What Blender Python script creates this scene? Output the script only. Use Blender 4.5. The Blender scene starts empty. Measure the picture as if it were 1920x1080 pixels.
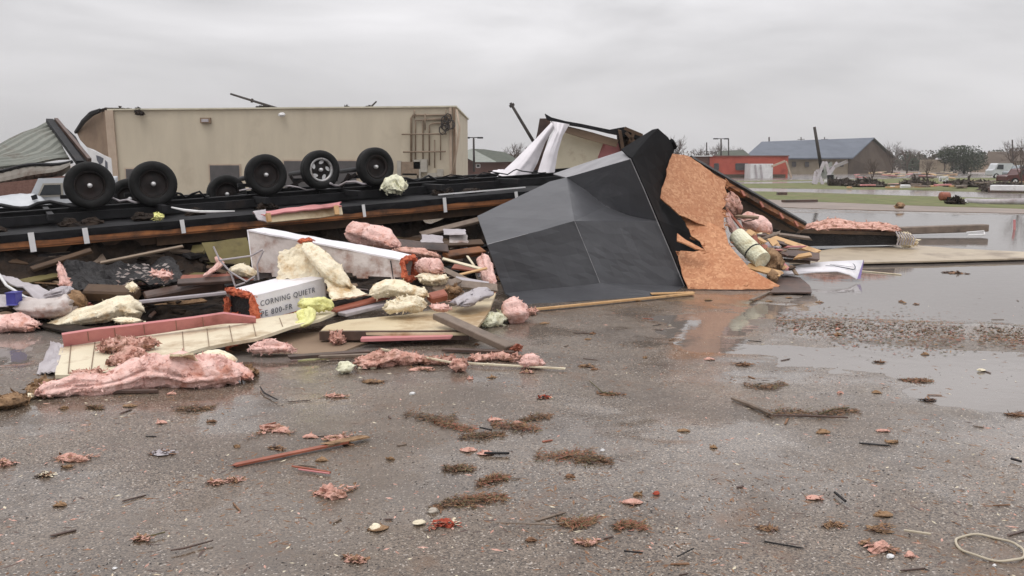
import bpy, bmesh, math, random
from mathutils import Vector, Matrix, noise
random.seed(11)
C = bpy.context.scene.collection
R = math.radians
# ---------------------------------------------------------------- camera, sky, sun, exposure
CAM_H = 2.0
FPX = 1663.0
PITCH = math.atan((540-306)/FPX)
cam = bpy.data.objects.new('camera', bpy.data.cameras.new('camera'))
C.objects.link(cam)
cam.location = (0, 0, CAM_H)
cam.rotation_euler = (math.pi/2-PITCH, 0, 0)
cam.data.sensor_width = 36
cam.data.lens = FPX/1920*36
cam.data.clip_start = 0.05
cam.data.clip_end = 4000
bpy.context.scene.camera = cam
SUN_EL, SUN_AZ = R(66), R(-35)      # azimuth from +Y, towards the left
world = bpy.data.worlds.new('World'); bpy.context.scene.world = world
world.use_nodes = True
nt = world.node_tree; nt.nodes.clear()
out = nt.nodes.new('ShaderNodeOutputWorld')
add = nt.nodes.new('ShaderNodeAddShader')
b1 = nt.nodes.new('ShaderNodeBackground'); b2 = nt.nodes.new('ShaderNodeBackground')
sky = nt.nodes.new('ShaderNodeTexSky'); sky.sky_type = 'NISHITA'; sky.sun_disc = False
sky.sun_elevation = SUN_EL; sky.sun_rotation = SUN_AZ; sky.dust_density = 4
b1.inputs[1].default_value = 0.008
nt.links.new(sky.outputs[0], b1.inputs[0])
tc = nt.nodes.new('ShaderNodeTexCoord')
sep = nt.nodes.new('ShaderNodeSeparateXYZ'); nt.links.new(tc.outputs['Generated'], sep.inputs[0])
def wmath(op, a, b=None, clamp=False):
    n = nt.nodes.new('ShaderNodeMath'); n.operation = op; n.use_clamp = clamp
    for i, x in enumerate((a, b)):
        if x is None: continue
        if isinstance(x, (int, float)): n.inputs[i].default_value = x
        else: nt.links.new(x, n.inputs[i])
    return n.outputs[0]
mp = nt.nodes.new('ShaderNodeMapping'); mp.inputs['Scale'].default_value = (1.1, 1.1, 4.2)
mp.inputs['Rotation'].default_value = (0, R(-14), R(0)); mp.inputs['Location'].default_value = (.3, 0, .2)
nt.links.new(tc.outputs['Generated'], mp.inputs[0])
n1 = nt.nodes.new('ShaderNodeTexNoise'); n1.inputs['Scale'].default_value = 2.3; n1.inputs['Detail'].default_value = 5
n1.inputs['Roughness'].default_value = .5; n1.inputs['Distortion'].default_value = .35
nt.links.new(mp.outputs[0], n1.inputs[0])
n2 = nt.nodes.new('ShaderNodeTexNoise'); n2.inputs['Scale'].default_value = 6; n2.inputs['Detail'].default_value = 6
nt.links.new(mp.outputs[0], n2.inputs[0])
z = sep.outputs['Z']
zc = wmath('MAXIMUM', z, 0.0)
# overcast: dim towards the horizon, roughly twice as bright overhead; darker cloud band a little above the horizon
g = wmath('ADD', 0.60, wmath('MULTIPLY', zc, 0.95))
cl = wmath('MULTIPLY', wmath('SUBTRACT', n1.outputs[0], 0.5), wmath('MULTIPLY', wmath('ADD', zc, .035, True), 5.2, True))
cl = wmath('ADD', wmath('MULTIPLY', cl, 1.35), wmath('MULTIPLY', wmath('SUBTRACT', n2.outputs[0], .5), .10))
fac = wmath('MULTIPLY', g, wmath('ADD', 1.0, cl))
# left of the frame the cloud is a little darker
fac = wmath('MULTIPLY', fac, wmath('ADD', 1.0, wmath('MULTIPLY', sep.outputs['X'], .13)))
comb = nt.nodes.new('ShaderNodeVectorMath'); comb.operation = 'SCALE'
comb.inputs[0].default_value = (1.0, .982, .998)
nt.links.new(fac, comb.inputs['Scale'])
nt.links.new(comb.outputs[0], b2.inputs[0]); b2.inputs[1].default_value = 1.0
nt.links.new(b1.outputs[0], add.inputs[0]); nt.links.new(b2.outputs[0], add.inputs[1])
nt.links.new(add.outputs[0], out.inputs[0])
sl = bpy.data.lights.new('sun', 'SUN'); sl.energy = 0.9; sl.angle = R(22); sl.color = (1, .95, .9)
so = bpy.data.objects.new('sun', sl); C.objects.link(so)
d = Vector((math.sin(SUN_AZ)*math.cos(SUN_EL)*1.0, -math.cos(SUN_AZ)*math.cos(SUN_EL), math.sin(SUN_EL)))
so.rotation_euler = d.to_track_quat('Z', 'Y').to_euler()
sky.sun_rotation = math.atan2(d.x, d.y)
vs = bpy.context.scene.view_settings
vs.view_transform = 'Standard'; vs.look = 'None'; vs.exposure = 0; vs.gamma = 1; vs.use_curve_mapping = False
# ---------------------------------------------------------------- projection helpers
cp, sp = math.cos(PITCH), math.sin(PITCH)
def ray(px, py):
    u = (px-960)/FPX; v = (540-py)/FPX
    return Vector((u, cp+v*sp, -sp+v*cp))
def P(px, py, Y):
    r = ray(px, py); return Vector((0, 0, CAM_H)) + r*(Y/r.y)
def G(px, py, z=0.0):
    r = ray(px, py); p = Vector((0, 0, CAM_H)) + r*((z-CAM_H)/r.z)
    if p.y < 40: p.z += max(0.0, gh(p.x, p.y))
    return p
def on_plane(px, py, a, b, c):
    n = (b-a).cross(c-a); r = ray(px, py); o = Vector((0, 0, CAM_H))
    return o + r*((a-o).dot(n)/r.dot(n))
def fn(p, s=1.0, o=3):
    return noise.fractal(Vector(p)*s, 1.0, 2.0, o)
# ---------------------------------------------------------------- materials
def S(r, g, b):
    f = lambda c: (c/255)/12.92 if c/255 <= .04045 else ((c/255+.055)/1.055)**2.4
    return (f(r), f(g), f(b), 1)
def mat(name, c1, c2=None, scale=4, rough=.7, bump=.2, bscale=30, metal=0, stretch=(1, 1, 1), c3=None, c3amt=.45, c3scale=1.5, coat=0, spec=.5, tsl=0, bdist=.01, contrast=.3):
    m = bpy.data.materials.new(name); m.use_nodes = True
    t = m.node_tree; N = t.nodes; L = t.links
    p = N['Principled BSDF']
    tc = N.new('ShaderNodeTexCoord'); mp = N.new('ShaderNodeMapping'); mp.inputs['Scale'].default_value = stretch
    L.new(tc.outputs['Object'], mp.inputs[0])
    if c2 is None: c2 = tuple(min(1, x*1.35) for x in c1[:3])+(1,)
    n = N.new('ShaderNodeTexNoise'); n.inputs['Scale'].default_value = scale; n.inputs['Detail'].default_value = 6
    n.inputs['Roughness'].default_value = .6
    L.new(mp.outputs[0], n.inputs[0])
    rp = N.new('ShaderNodeValToRGB')
    rp.color_ramp.elements[0].position = .5-contrast/2; rp.color_ramp.elements[1].position = .5+contrast/2
    rp.color_ramp.elements[0].color = c1; rp.color_ramp.elements[1].color = c2
    L.new(n.outputs[0], rp.inputs[0]); col = rp.outputs[0]
    if c3 is not None:                                   # stains and dirt
        n3 = N.new('ShaderNodeTexNoise'); n3.inputs['Scale'].default_value = c3scale; n3.inputs['Detail'].default_value = 8
        n3.inputs['Roughness'].default_value = .65
        L.new(tc.outputs['Object'], n3.inputs[0])
        r3 = N.new('ShaderNodeValToRGB'); r3.color_ramp.elements[0].position = 1-c3amt-.08; r3.color_ramp.elements[1].position = 1-c3amt+.1
        L.new(n3.outputs[0], r3.inputs[0])
        mx = N.new('ShaderNodeMix'); mx.data_type = 'RGBA'
        L.new(r3.outputs[0], mx.inputs[0]); L.new(col, mx.inputs[6]); mx.inputs[7].default_value = c3
        col = mx.outputs[2]
    L.new(col, p.inputs['Base Color'])
    p.inputs['Roughness'].default_value = rough; p.inputs['Metallic'].default_value = metal
    p.inputs['Coat Weight'].default_value = coat; p.inputs['Coat Roughness'].default_value = .15
    p.inputs['Specular IOR Level'].default_value = spec
    if bump:
        nb = N.new('ShaderNodeTexNoise'); nb.inputs['Scale'].default_value = bscale; nb.inputs['Detail'].default_value = 5
        L.new(mp.outputs[0], nb.inputs[0])
        b = N.new('ShaderNodeBump'); b.inputs['Strength'].default_value = bump; b.inputs['Distance'].default_value = bdist
        L.new(nb.outputs[0], b.inputs['Height']); L.new(b.outputs[0], p.inputs['Normal'])
    return m
M = {}
M['tan'] = mat('tan_stucco', S(182, 172, 153), S(192, 182, 162), 1.2, .9, .1, 60, c3=S(174, 163, 144), c3amt=.38, c3scale=.5, stretch=(1, 1, .25))
M['tan_trim'] = mat('tan_trim', S(166, 148, 130), S(180, 162, 144), 2, .8)
M['cap'] = mat('cap_metal', S(190, 185, 165), S(205, 200, 180), 3, .5)
M['brownwall'] = mat('brown_wall', S(120, 100, 82), S(138, 118, 98), 1, .9)
M['doorgrey'] = mat('dark_door', S(70, 68, 68), S(84, 80, 80), 2, .5)
M['pipe'] = mat('pipe_metal', S(120, 105, 88), S(140, 122, 104), 4, .5, metal=.2)
M['elbox'] = mat('electrical_box', S(150, 145, 135), S(165, 160, 150), 3, .5)
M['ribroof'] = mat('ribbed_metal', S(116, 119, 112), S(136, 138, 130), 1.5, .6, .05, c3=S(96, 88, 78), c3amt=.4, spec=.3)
M['blackmetal'] = mat('black_metal', (.004, .004, .005, 1), (.012, .012, .014, 1), 6, .6, .2, 40, c3=(.03, .018, .012, 1), c3amt=.33, spec=.3)
M['brick'] = mat('red_brick', S(106, 78, 70), S(126, 96, 86), 20, .9)
M['redwall'] = mat('red_painted_wall', S(162, 76, 62), S(176, 88, 72), 1, .85, c3=S(132, 66, 56), c3amt=.38, c3scale=.6)
M['blueroof'] = mat('blue_grey_roof', S(92, 98, 108), S(104, 110, 120), .4, .7, spec=.25)
M['greyroof'] = mat('grey_shingle', S(120, 124, 118), S(138, 142, 134), 2, .9)
M['darkroof'] = mat('dark_green_shingle', S(66, 72, 62), S(80, 84, 74), 2, .9)
M['gable'] = mat('brown_gable', S(78, 67, 57), S(92, 80, 68), .5, .9)
M['beigewall'] = mat('beige_wall', S(138, 127, 110), S(152, 141, 124), 1, .9)
M['bark'] = mat('bark', (.05, .038, .03, 1), (.085, .068, .055, 1), 10, .95)
M['twig'] = mat('twig', (.07, .05, .042, 1), (.12, .09, .075, 1), 4, .95, 0)
M['leafdark'] = mat('dark_leaves', (.035, .045, .03, 1), (.07, .085, .05, 1), .8, .8, 0)
M['leafbrown'] = mat('brown_leaves', (.075, .062, .048, 1), (.13, .105, .08, 1), .8, .8, 0)
M['polewood'] = mat('pole_wood', (.03, .026, .024, 1), (.06, .05, .045, 1), 5, .9, stretch=(1, 1, .1))
M['white'] = mat('white_paint', S(205, 205, 205), S(222, 222, 222), 2, .45, c3=S(170, 165, 158), c3amt=.35)
M['carwhite'] = mat('car_white', S(176, 180, 184), S(192, 195, 198), 2, .3, 0, coat=.4)
M['cargrey'] = mat('car_grey', S(120, 128, 134), S(130, 138, 144), 2, .25, 0, coat=.6)
M['carred'] = mat('car_dark_red', S(74, 30, 28), S(88, 40, 36), 2, .4, 0, coat=.2)
M['glass'] = mat('dark_glass', (.02, .025, .03, 1), (.04, .045, .05, 1), 2, .08, 0)
M['rubber'] = mat('tyre_rubber', (.004, .004, .004, 1), (.011, .011, .011, 1), 8, .65, .4, 50, spec=.25)
M['alloy'] = mat('alloy_rim', (.40, .40, .40, 1), (.55, .54, .53, 1), 6, .4, 0, metal=.6, c3=(.10, .07, .05, 1), c3amt=.45, c3scale=9)
M['rustrim'] = mat('dark_rim', (.006, .005, .005, 1), (.02, .012, .01, 1), 8, .6, .1, spec=.3)
M['hub'] = mat('hub_metal', (.5, .5, .5, 1), (.7, .7, .7, 1), 6, .4, 0, metal=.3)
M['wrap'] = mat('black_wrap', (.006, .006, .007, 1), (.014, .014, .016, 1), 2.2, .7, .8, 4, bdist=.06, c3=(.03, .027, .026, 1), c3amt=.34, spec=.2)
M['rimboard'] = mat('orange_rim_board', S(104, 62, 32), S(172, 110, 62), 2, .6, .3, 25, stretch=(.3, .3, 9), c3=(.04, .02, .01, 1), c3amt=.47, c3scale=1.6)
M['joist'] = mat('dark_joist', (.05, .028, .015, 1), (.12, .066, .032, 1), 3, .7, .3, 25, c3=(.018, .012, .008, 1), c3amt=.45)
M['plank'] = mat('weathered_plank', S(98, 84, 72), S(128, 112, 98), 3, .55, .4, 30, stretch=(2, 2, 2), c3=S(70, 60, 50), c3amt=.4, c3scale=3)
M['darkplank'] = mat('dark_wet_plank', S(62, 48, 42), S(92, 70, 60), 4, .45, .4, 30)
M['paleplank'] = mat('pale_pine', S(182, 142, 96), S(208, 172, 126), 3, .6, .3, 30, c3=S(130, 92, 58), c3amt=.4, c3scale=3)
M['redwood'] = mat('red_brown_wood', S(126, 68, 50), S(156, 92, 70), 4, .5, .4, 30)
M['cream'] = mat('cream_panel', S(206, 196, 170), S(220, 210, 186), 2, .6, .1, 20, c3=S(168, 148, 118), c3amt=.42, c3scale=2)
M['ply'] = mat('pale_board', S(192, 176, 144), S(208, 194, 164), 1.5, .55, .1, 20, stretch=(.4, 1, 1), c3=S(156, 130, 96), c3amt=.44, c3scale=1.6)
M['pinkstrip'] = mat('pink_strip', S(186, 118, 120), S(200, 136, 134), 3, .6, .2, 20, c3=S(142, 84, 80), c3amt=.4)
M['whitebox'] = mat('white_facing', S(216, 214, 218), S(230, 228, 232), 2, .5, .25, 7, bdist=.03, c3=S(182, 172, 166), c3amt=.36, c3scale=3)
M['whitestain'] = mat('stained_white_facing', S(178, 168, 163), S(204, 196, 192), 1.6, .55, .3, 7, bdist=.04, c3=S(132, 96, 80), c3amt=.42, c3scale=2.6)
M['reddots'] = mat('red_fibre', S(186, 88, 58), S(214, 122, 88), 14, .95, 1, 60, bdist=.03, c3=S(120, 50, 34), c3amt=.4, c3scale=9)
M['pink'] = mat('pink_insulation', S(222, 180, 170), S(236, 202, 193), 7, .95, 1, 26, bdist=.03, c3=S(190, 134, 116), c3amt=.44, c3scale=5)
M['sheetunder'] = mat('shaded_sheet_underside', S(96, 91, 83), S(112, 106, 97), 2, .7, .1, c3=S(84, 66, 54), c3amt=.4)  # the curled sheet's underside shadow is put into this darker colour
M['pinkred'] = mat('rusty_pink_insulation', S(196, 146, 130), S(226, 186, 172), 11, .95, 1, 34, bdist=.03, c3=S(138, 98, 78), c3amt=.46, c3scale=9)
M['creamfoam'] = mat('cream_insulation', S(228, 216, 188), S(238, 229, 206), 6, .95, .9, 22, bdist=.03, c3=S(196, 164, 118), c3amt=.42, c3scale=4.5)
M['greenfoam'] = mat('pale_green_insulation', S(216, 214, 186), S(230, 230, 206), 6, .95, .9, 22, bdist=.03, c3=S(176, 160, 122), c3amt=.38, c3scale=4.5)
M['yellowfoam'] = mat('yellow_insulation', S(216, 214, 138), S(230, 230, 166), 8, .95, .9, 22, bdist=.03, c3=S(190, 164, 100), c3amt=.36, c3scale=4)
M['brownlump'] = mat('brown_wet_insulation', S(132, 104, 76), S(166, 134, 102), 9, .95, 1, 30, bdist=.03, c3=S(84, 62, 42), c3amt=.45, c3scale=6)
M['drape'] = mat('white_membrane', S(214, 210, 214), S(228, 224, 228), 1.5, .6, .35, 5, bdist=.05)
M['siltsheet'] = mat('silty_sheet', S(158, 144, 122), S(178, 164, 142), .8, .5, .2, 8, c3=S(120, 104, 86), c3amt=.42, c3scale=.9)
M['stripgrey'] = mat('grey_strip', S(128, 127, 130), S(150, 149, 152), 2, .5, .2, 6, bdist=.03)
M['greyfacing'] = mat('grey_facing', S(160, 154, 158), S(180, 174, 176), 3, .4, .3, 9, bdist=.03, c3=S(120, 108, 104), c3amt=.4)
M['marks'] = mat('printed_marks', S(82, 84, 92), S(96, 98, 106), 9, .8, 0)
M['grass'] = mat('grass', (.085, .10, .032, 1), (.165, .175, .062, 1), 1.2, .95, .6, 18, bdist=.04, c3=(.17, .13, .075, 1), c3amt=.42, c3scale=.35)
M['mud'] = mat('brown_wet_ground', S(112, 98, 88), S(134, 118, 106), .6, .5, .5, 10, bdist=.03)
M['concrete'] = mat('pale_concrete', S(176, 168, 160), S(196, 188, 180), .5, .35, .2, 8)
M['stone'] = mat('stone', S(150, 142, 132), S(190, 182, 168), 9, .7, .5, 40)
M['brickred'] = mat('brick_chip', S(150, 62, 44), S(180, 84, 60), 14, .8, .4, 60)
M['straw'] = mat('pine_straw', (.12, .06, .03, 1), (.26, .14, .075, 1), 30, .8, 0)
M['straw2'] = mat('olive_straw', (.06, .055, .025, 1), (.15, .12, .055, 1), 30, .8, 0)
M['hoop'] = mat('pale_tube', S(168, 158, 138), S(184, 174, 154), 6, .6)
M['blue'] = mat('blue_plastic', S(48, 48, 130), S(66, 66, 150), 3, .4)
M['olive'] = mat('olive_panel', (.13, .105, .035, 1), (.18, .15, .06, 1), 2, .8, c3=(.06, .04, .02, 1), c3amt=.45)
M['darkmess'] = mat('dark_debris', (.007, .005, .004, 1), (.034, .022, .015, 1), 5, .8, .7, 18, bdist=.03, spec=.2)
M['char'] = mat('wet_black_shingle', (.009, .008, .009, 1), (.024, .022, .022, 1), 5, .5, .6, 30, bdist=.03, spec=.3)

def osb_mat(name, dark=1.0):
    m = bpy.data.materials.new(name); m.use_nodes = True
    N = m.node_tree.nodes; L = m.node_tree.links; p = N['Principled BSDF']
    tc = N.new('ShaderNodeTexCoord')
    wv = N.new('ShaderNodeTexNoise'); wv.inputs['Scale'].default_value = 7; L.new(tc.outputs['Object'], wv.inputs[0])
    mx0 = N.new('ShaderNodeMix'); mx0.data_type = 'VECTOR'; mx0.inputs[0].default_value = .06
    L.new(tc.outputs['Object'], mx0.inputs[4]); L.new(wv.outputs['Color'], mx0.inputs[5])
    cols = []; vv = []
    for rot, st in (((0, .5, 0), (1, 1, .28)), ((0, -.7, .2), (.3, 1, 1)), ((0, 1.2, 0), (1, 1, .3))):
        mp = N.new('ShaderNodeMapping'); mp.inputs['Scale'].default_value = st; mp.inputs['Rotation'].default_value = rot
        v = N.new('ShaderNodeTexVoronoi'); v.inputs['Scale'].default_value = 30
        L.new(mx0.outputs[1], mp.inputs[0]); L.new(mp.outputs[0], v.inputs[0])
        r = N.new('ShaderNodeValToRGB'); e = r.color_ramp.elements
        e[0].color = S(172*dark, 116*dark, 80*dark); e[1].color = S(208*dark, 156*dark, 116*dark)
        x = e.new(.5); x.color = S(188*dark, 132*dark, 94*dark)
        sp_ = N.new('ShaderNodeSeparateColor'); L.new(v.outputs['Color'], sp_.inputs[0]); L.new(sp_.outputs[0], r.inputs[0])
        cols.append((r, sp_)); vv.append(v)
    def pick(a_, b_, f_):
        g_ = N.new('ShaderNodeMath'); g_.operation = 'GREATER_THAN'; g_.inputs[1].default_value = .55; L.new(f_, g_.inputs[0])
        m_ = N.new('ShaderNodeMix'); m_.data_type = 'RGBA'; L.new(g_.outputs[0], m_.inputs[0]); L.new(a_, m_.inputs[6]); L.new(b_, m_.inputs[7]); return m_.outputs[2]
    c01 = pick(cols[0][0].outputs[0], cols[1][0].outputs[0], cols[0][1].outputs[1])
    rr = pick(c01, cols[2][0].outputs[0], cols[1][1].outputs[2]); v = vv[0]
    n = N.new('ShaderNodeTexNoise'); n.inputs['Scale'].default_value = 2.2; n.inputs['Detail'].default_value = 8; n.inputs['Roughness'].default_value = .7
    L.new(tc.outputs['Object'], n.inputs[0])
    r2 = N.new('ShaderNodeValToRGB'); r2.color_ramp.elements[0].position = .46; r2.color_ramp.elements[1].position = .72
    r2.color_ramp.elements[1].color = (.8, .8, .8, 1)
    L.new(n.outputs[0], r2.inputs[0])
    mx = N.new('ShaderNodeMix'); mx.data_type = 'RGBA'; L.new(r2.outputs[0], mx.inputs[0]); L.new(rr, mx.inputs[6])
    mx.inputs[7].default_value = S(170*dark, 104*dark, 64*dark)
    L.new(mx.outputs[2], p.inputs['Base Color']); p.inputs['Roughness'].default_value = .7
    b = N.new('ShaderNodeBump'); b.inputs['Strength'].default_value = .5; b.inputs['Distance'].default_value = .008
    L.new(v.outputs['Distance'], b.inputs['Height']); L.new(b.outputs[0], p.inputs['Normal'])
    return m
M['osb'] = osb_mat('strand_board'); M['osbshade'] = osb_mat('shaded_strand_board', .93)  # darker copy: shade on the steeper upper board is put into the colour

def membrane_mat(name, c, c2, rough):
    m = mat(name, c, c2, 1.3, rough, .12, 3, bdist=.03, c3=tuple(x*1.4 for x in c2[:3])+(1,), c3amt=.33, c3scale=1.1, spec=.35 if rough < .5 else .12)
    return m
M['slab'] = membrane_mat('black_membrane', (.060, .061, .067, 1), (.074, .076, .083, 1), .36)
M['slabshade'] = membrane_mat('black_membrane_shaded', (.004, .004, .005, 1), (.008, .008, .009, 1), .8)  # near-black membrane copy; the dark void behind the slab is painted in
M['creasegrey'] = mat('pale_crease', (.22, .22, .23, 1), (.34, .34, .35, 1), 8, .5)  # lighter grey for thin lines along the slab edge and folds

def water_mat():
    m = bpy.data.materials.new('rain_water'); m.use_nodes = True
    N = m.node_tree.nodes; L = m.node_tree.links; N.clear()
    o = N.new('ShaderNodeOutputMaterial'); fr = N.new('ShaderNodeFresnel'); fr.inputs[0].default_value = 1.78
    gl = N.new('ShaderNodeBsdfGlossy'); gl.inputs['Roughness'].default_value = .035
    tr = N.new('ShaderNodeBsdfTransparent'); tr.inputs[0].default_value = (.62, .54, .47, 1)
    df = N.new('ShaderNodeBsdfDiffuse'); df.inputs[0].default_value = (.23, .20, .178, 1)
    m1 = N.new('ShaderNodeMixShader'); m1.inputs[0].default_value = .8; L.new(tr.outputs[0], m1.inputs[1]); L.new(df.outputs[0], m1.inputs[2])
    m2 = N.new('ShaderNodeMixShader')
    L.new(fr.outputs[0], m2.inputs[0]); L.new(m1.outputs[0], m2.inputs[1]); L.new(gl.outputs[0], m2.inputs[2])
    tc = N.new('ShaderNodeTexCoord'); n = N.new('ShaderNodeTexNoise'); n.inputs['Scale'].default_value = 5; n.inputs['Detail'].default_value = 3
    L.new(tc.outputs['Object'], n.inputs[0])
    b = N.new('ShaderNodeBump'); b.inputs['Strength'].default_value = .10; b.inputs['Distance'].default_value = .02
    L.new(n.outputs[0], b.inputs['Height'])
    for x in (gl, fr): L.new(b.outputs[0], x.inputs['Normal'])
    L.new(m2.outputs[0], o.inputs[0])
    return m
M['water'] = water_mat()

def ground_mat():
    m = bpy.data.materials.new('wet_gravel_asphalt'); m.use_nodes = True
    N = m.node_tree.nodes; L = m.node_tree.links; p = N['Principled BSDF']
    tc = N.new('ShaderNodeTexCoord')
    def nz(s, d=5, r=.6):
        n = N.new('ShaderNodeTexNoise'); n.inputs['Scale'].default_value = s; n.inputs['Detail'].default_value = d; n.inputs['Roughness'].default_value = r
        L.new(tc.outputs['Object'], n.inputs[0]); return n.outputs[0]
    def ramp(x, a, b, ca, cb):
        r = N.new('ShaderNodeValToRGB'); r.color_ramp.elements[0].position = a; r.color_ramp.elements[1].position = b
        r.color_ramp.elements[0].color = ca; r.color_ramp.elements[1].color = cb; L.new(x, r.inputs[0]); return r.outputs[0]
    def mix(f, a, b):
        x = N.new('ShaderNodeMix'); x.data_type = 'RGBA'; L.new(f, x.inputs[0])
        for i, c in ((6, a), (7, b)):
            if isinstance(c, tuple): x.inputs[i].default_value = c
            else: L.new(c, x.inputs[i])
        return x.outputs[2]
    big = nz(.55, 6, .6)
    base = ramp(big, .3, .7, S(70, 61, 54), S(98, 87, 77))
    v = N.new('ShaderNodeTexVoronoi'); v.inputs['Scale'].default_value = 110; L.new(tc.outputs['Object'], v.inputs[0])
    sc_ = N.new('ShaderNodeSeparateColor'); L.new(v.outputs['Color'], sc_.inputs[0])
    peb = ramp(sc_.outputs[0], .0, 1, S(38, 32, 28), S(152, 137, 122))
    pm = ramp(nz(1.1, 4), .35, .62, (.3, .3, .3, 1), (.85, .85, .85, 1))
    col = mix(pm, base, peb)
    spk = ramp(sc_.outputs[1], .96, .97, (0, 0, 0, 1), (.6, .6, .6, 1))
    col = mix(spk, col, S(205, 196, 186))
    spk2 = ramp(sc_.outputs[2], .93, .95, (0, 0, 0, 1), (.85, .85, .85, 1))
    col = mix(spk2, col, S(44, 36, 32))
    red = ramp(nz(1.3, 9, .78), .55, .66, (0, 0, 0, 1), (.75, .75, .75, 1))
    col = mix(red, col, S(104, 80, 60))
    silt = ramp(nz(.35, 7, .7), .5, .62, (0, 0, 0, 1), (.5, .5, .5, 1))
    col = mix(silt, col, S(92, 78, 64))
    L.new(col, p.inputs['Base Color'])
    wet = N.new('ShaderNodeMapRange'); wet.inputs[1].default_value = .44; wet.inputs[2].default_value = .58
    wet.inputs[3].default_value = .09; wet.inputs[4].default_value = .42; wn = nz(.6, 6, .62); L.new(wn, wet.inputs[0])
    bs = N.new('ShaderNodeMapRange'); bs.inputs[1].default_value = .44; bs.inputs[2].default_value = .58; bs.inputs[3].default_value = .06; bs.inputs[4].default_value = .5; L.new(wn, bs.inputs[0])
    L.new(wet.outputs[0], p.inputs['Roughness'])
    b = N.new('ShaderNodeBump'); b.inputs['Distance'].default_value = .006; b.inputs['Strength'].default_value = .55
    inv = N.new('ShaderNodeMath'); inv.operation = 'SUBTRACT'; inv.inputs[0].default_value = 1; L.new(v.outputs['Distance'], inv.inputs[1])
    L.new(inv.outputs[0], b.inputs['Height']); L.new(bs.outputs[0], b.inputs['Strength']); L.new(b.outputs[0], p.inputs['Normal'])
    p.inputs['Specular IOR Level'].default_value = .6
    return m
M['ground'] = ground_mat()
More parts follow.
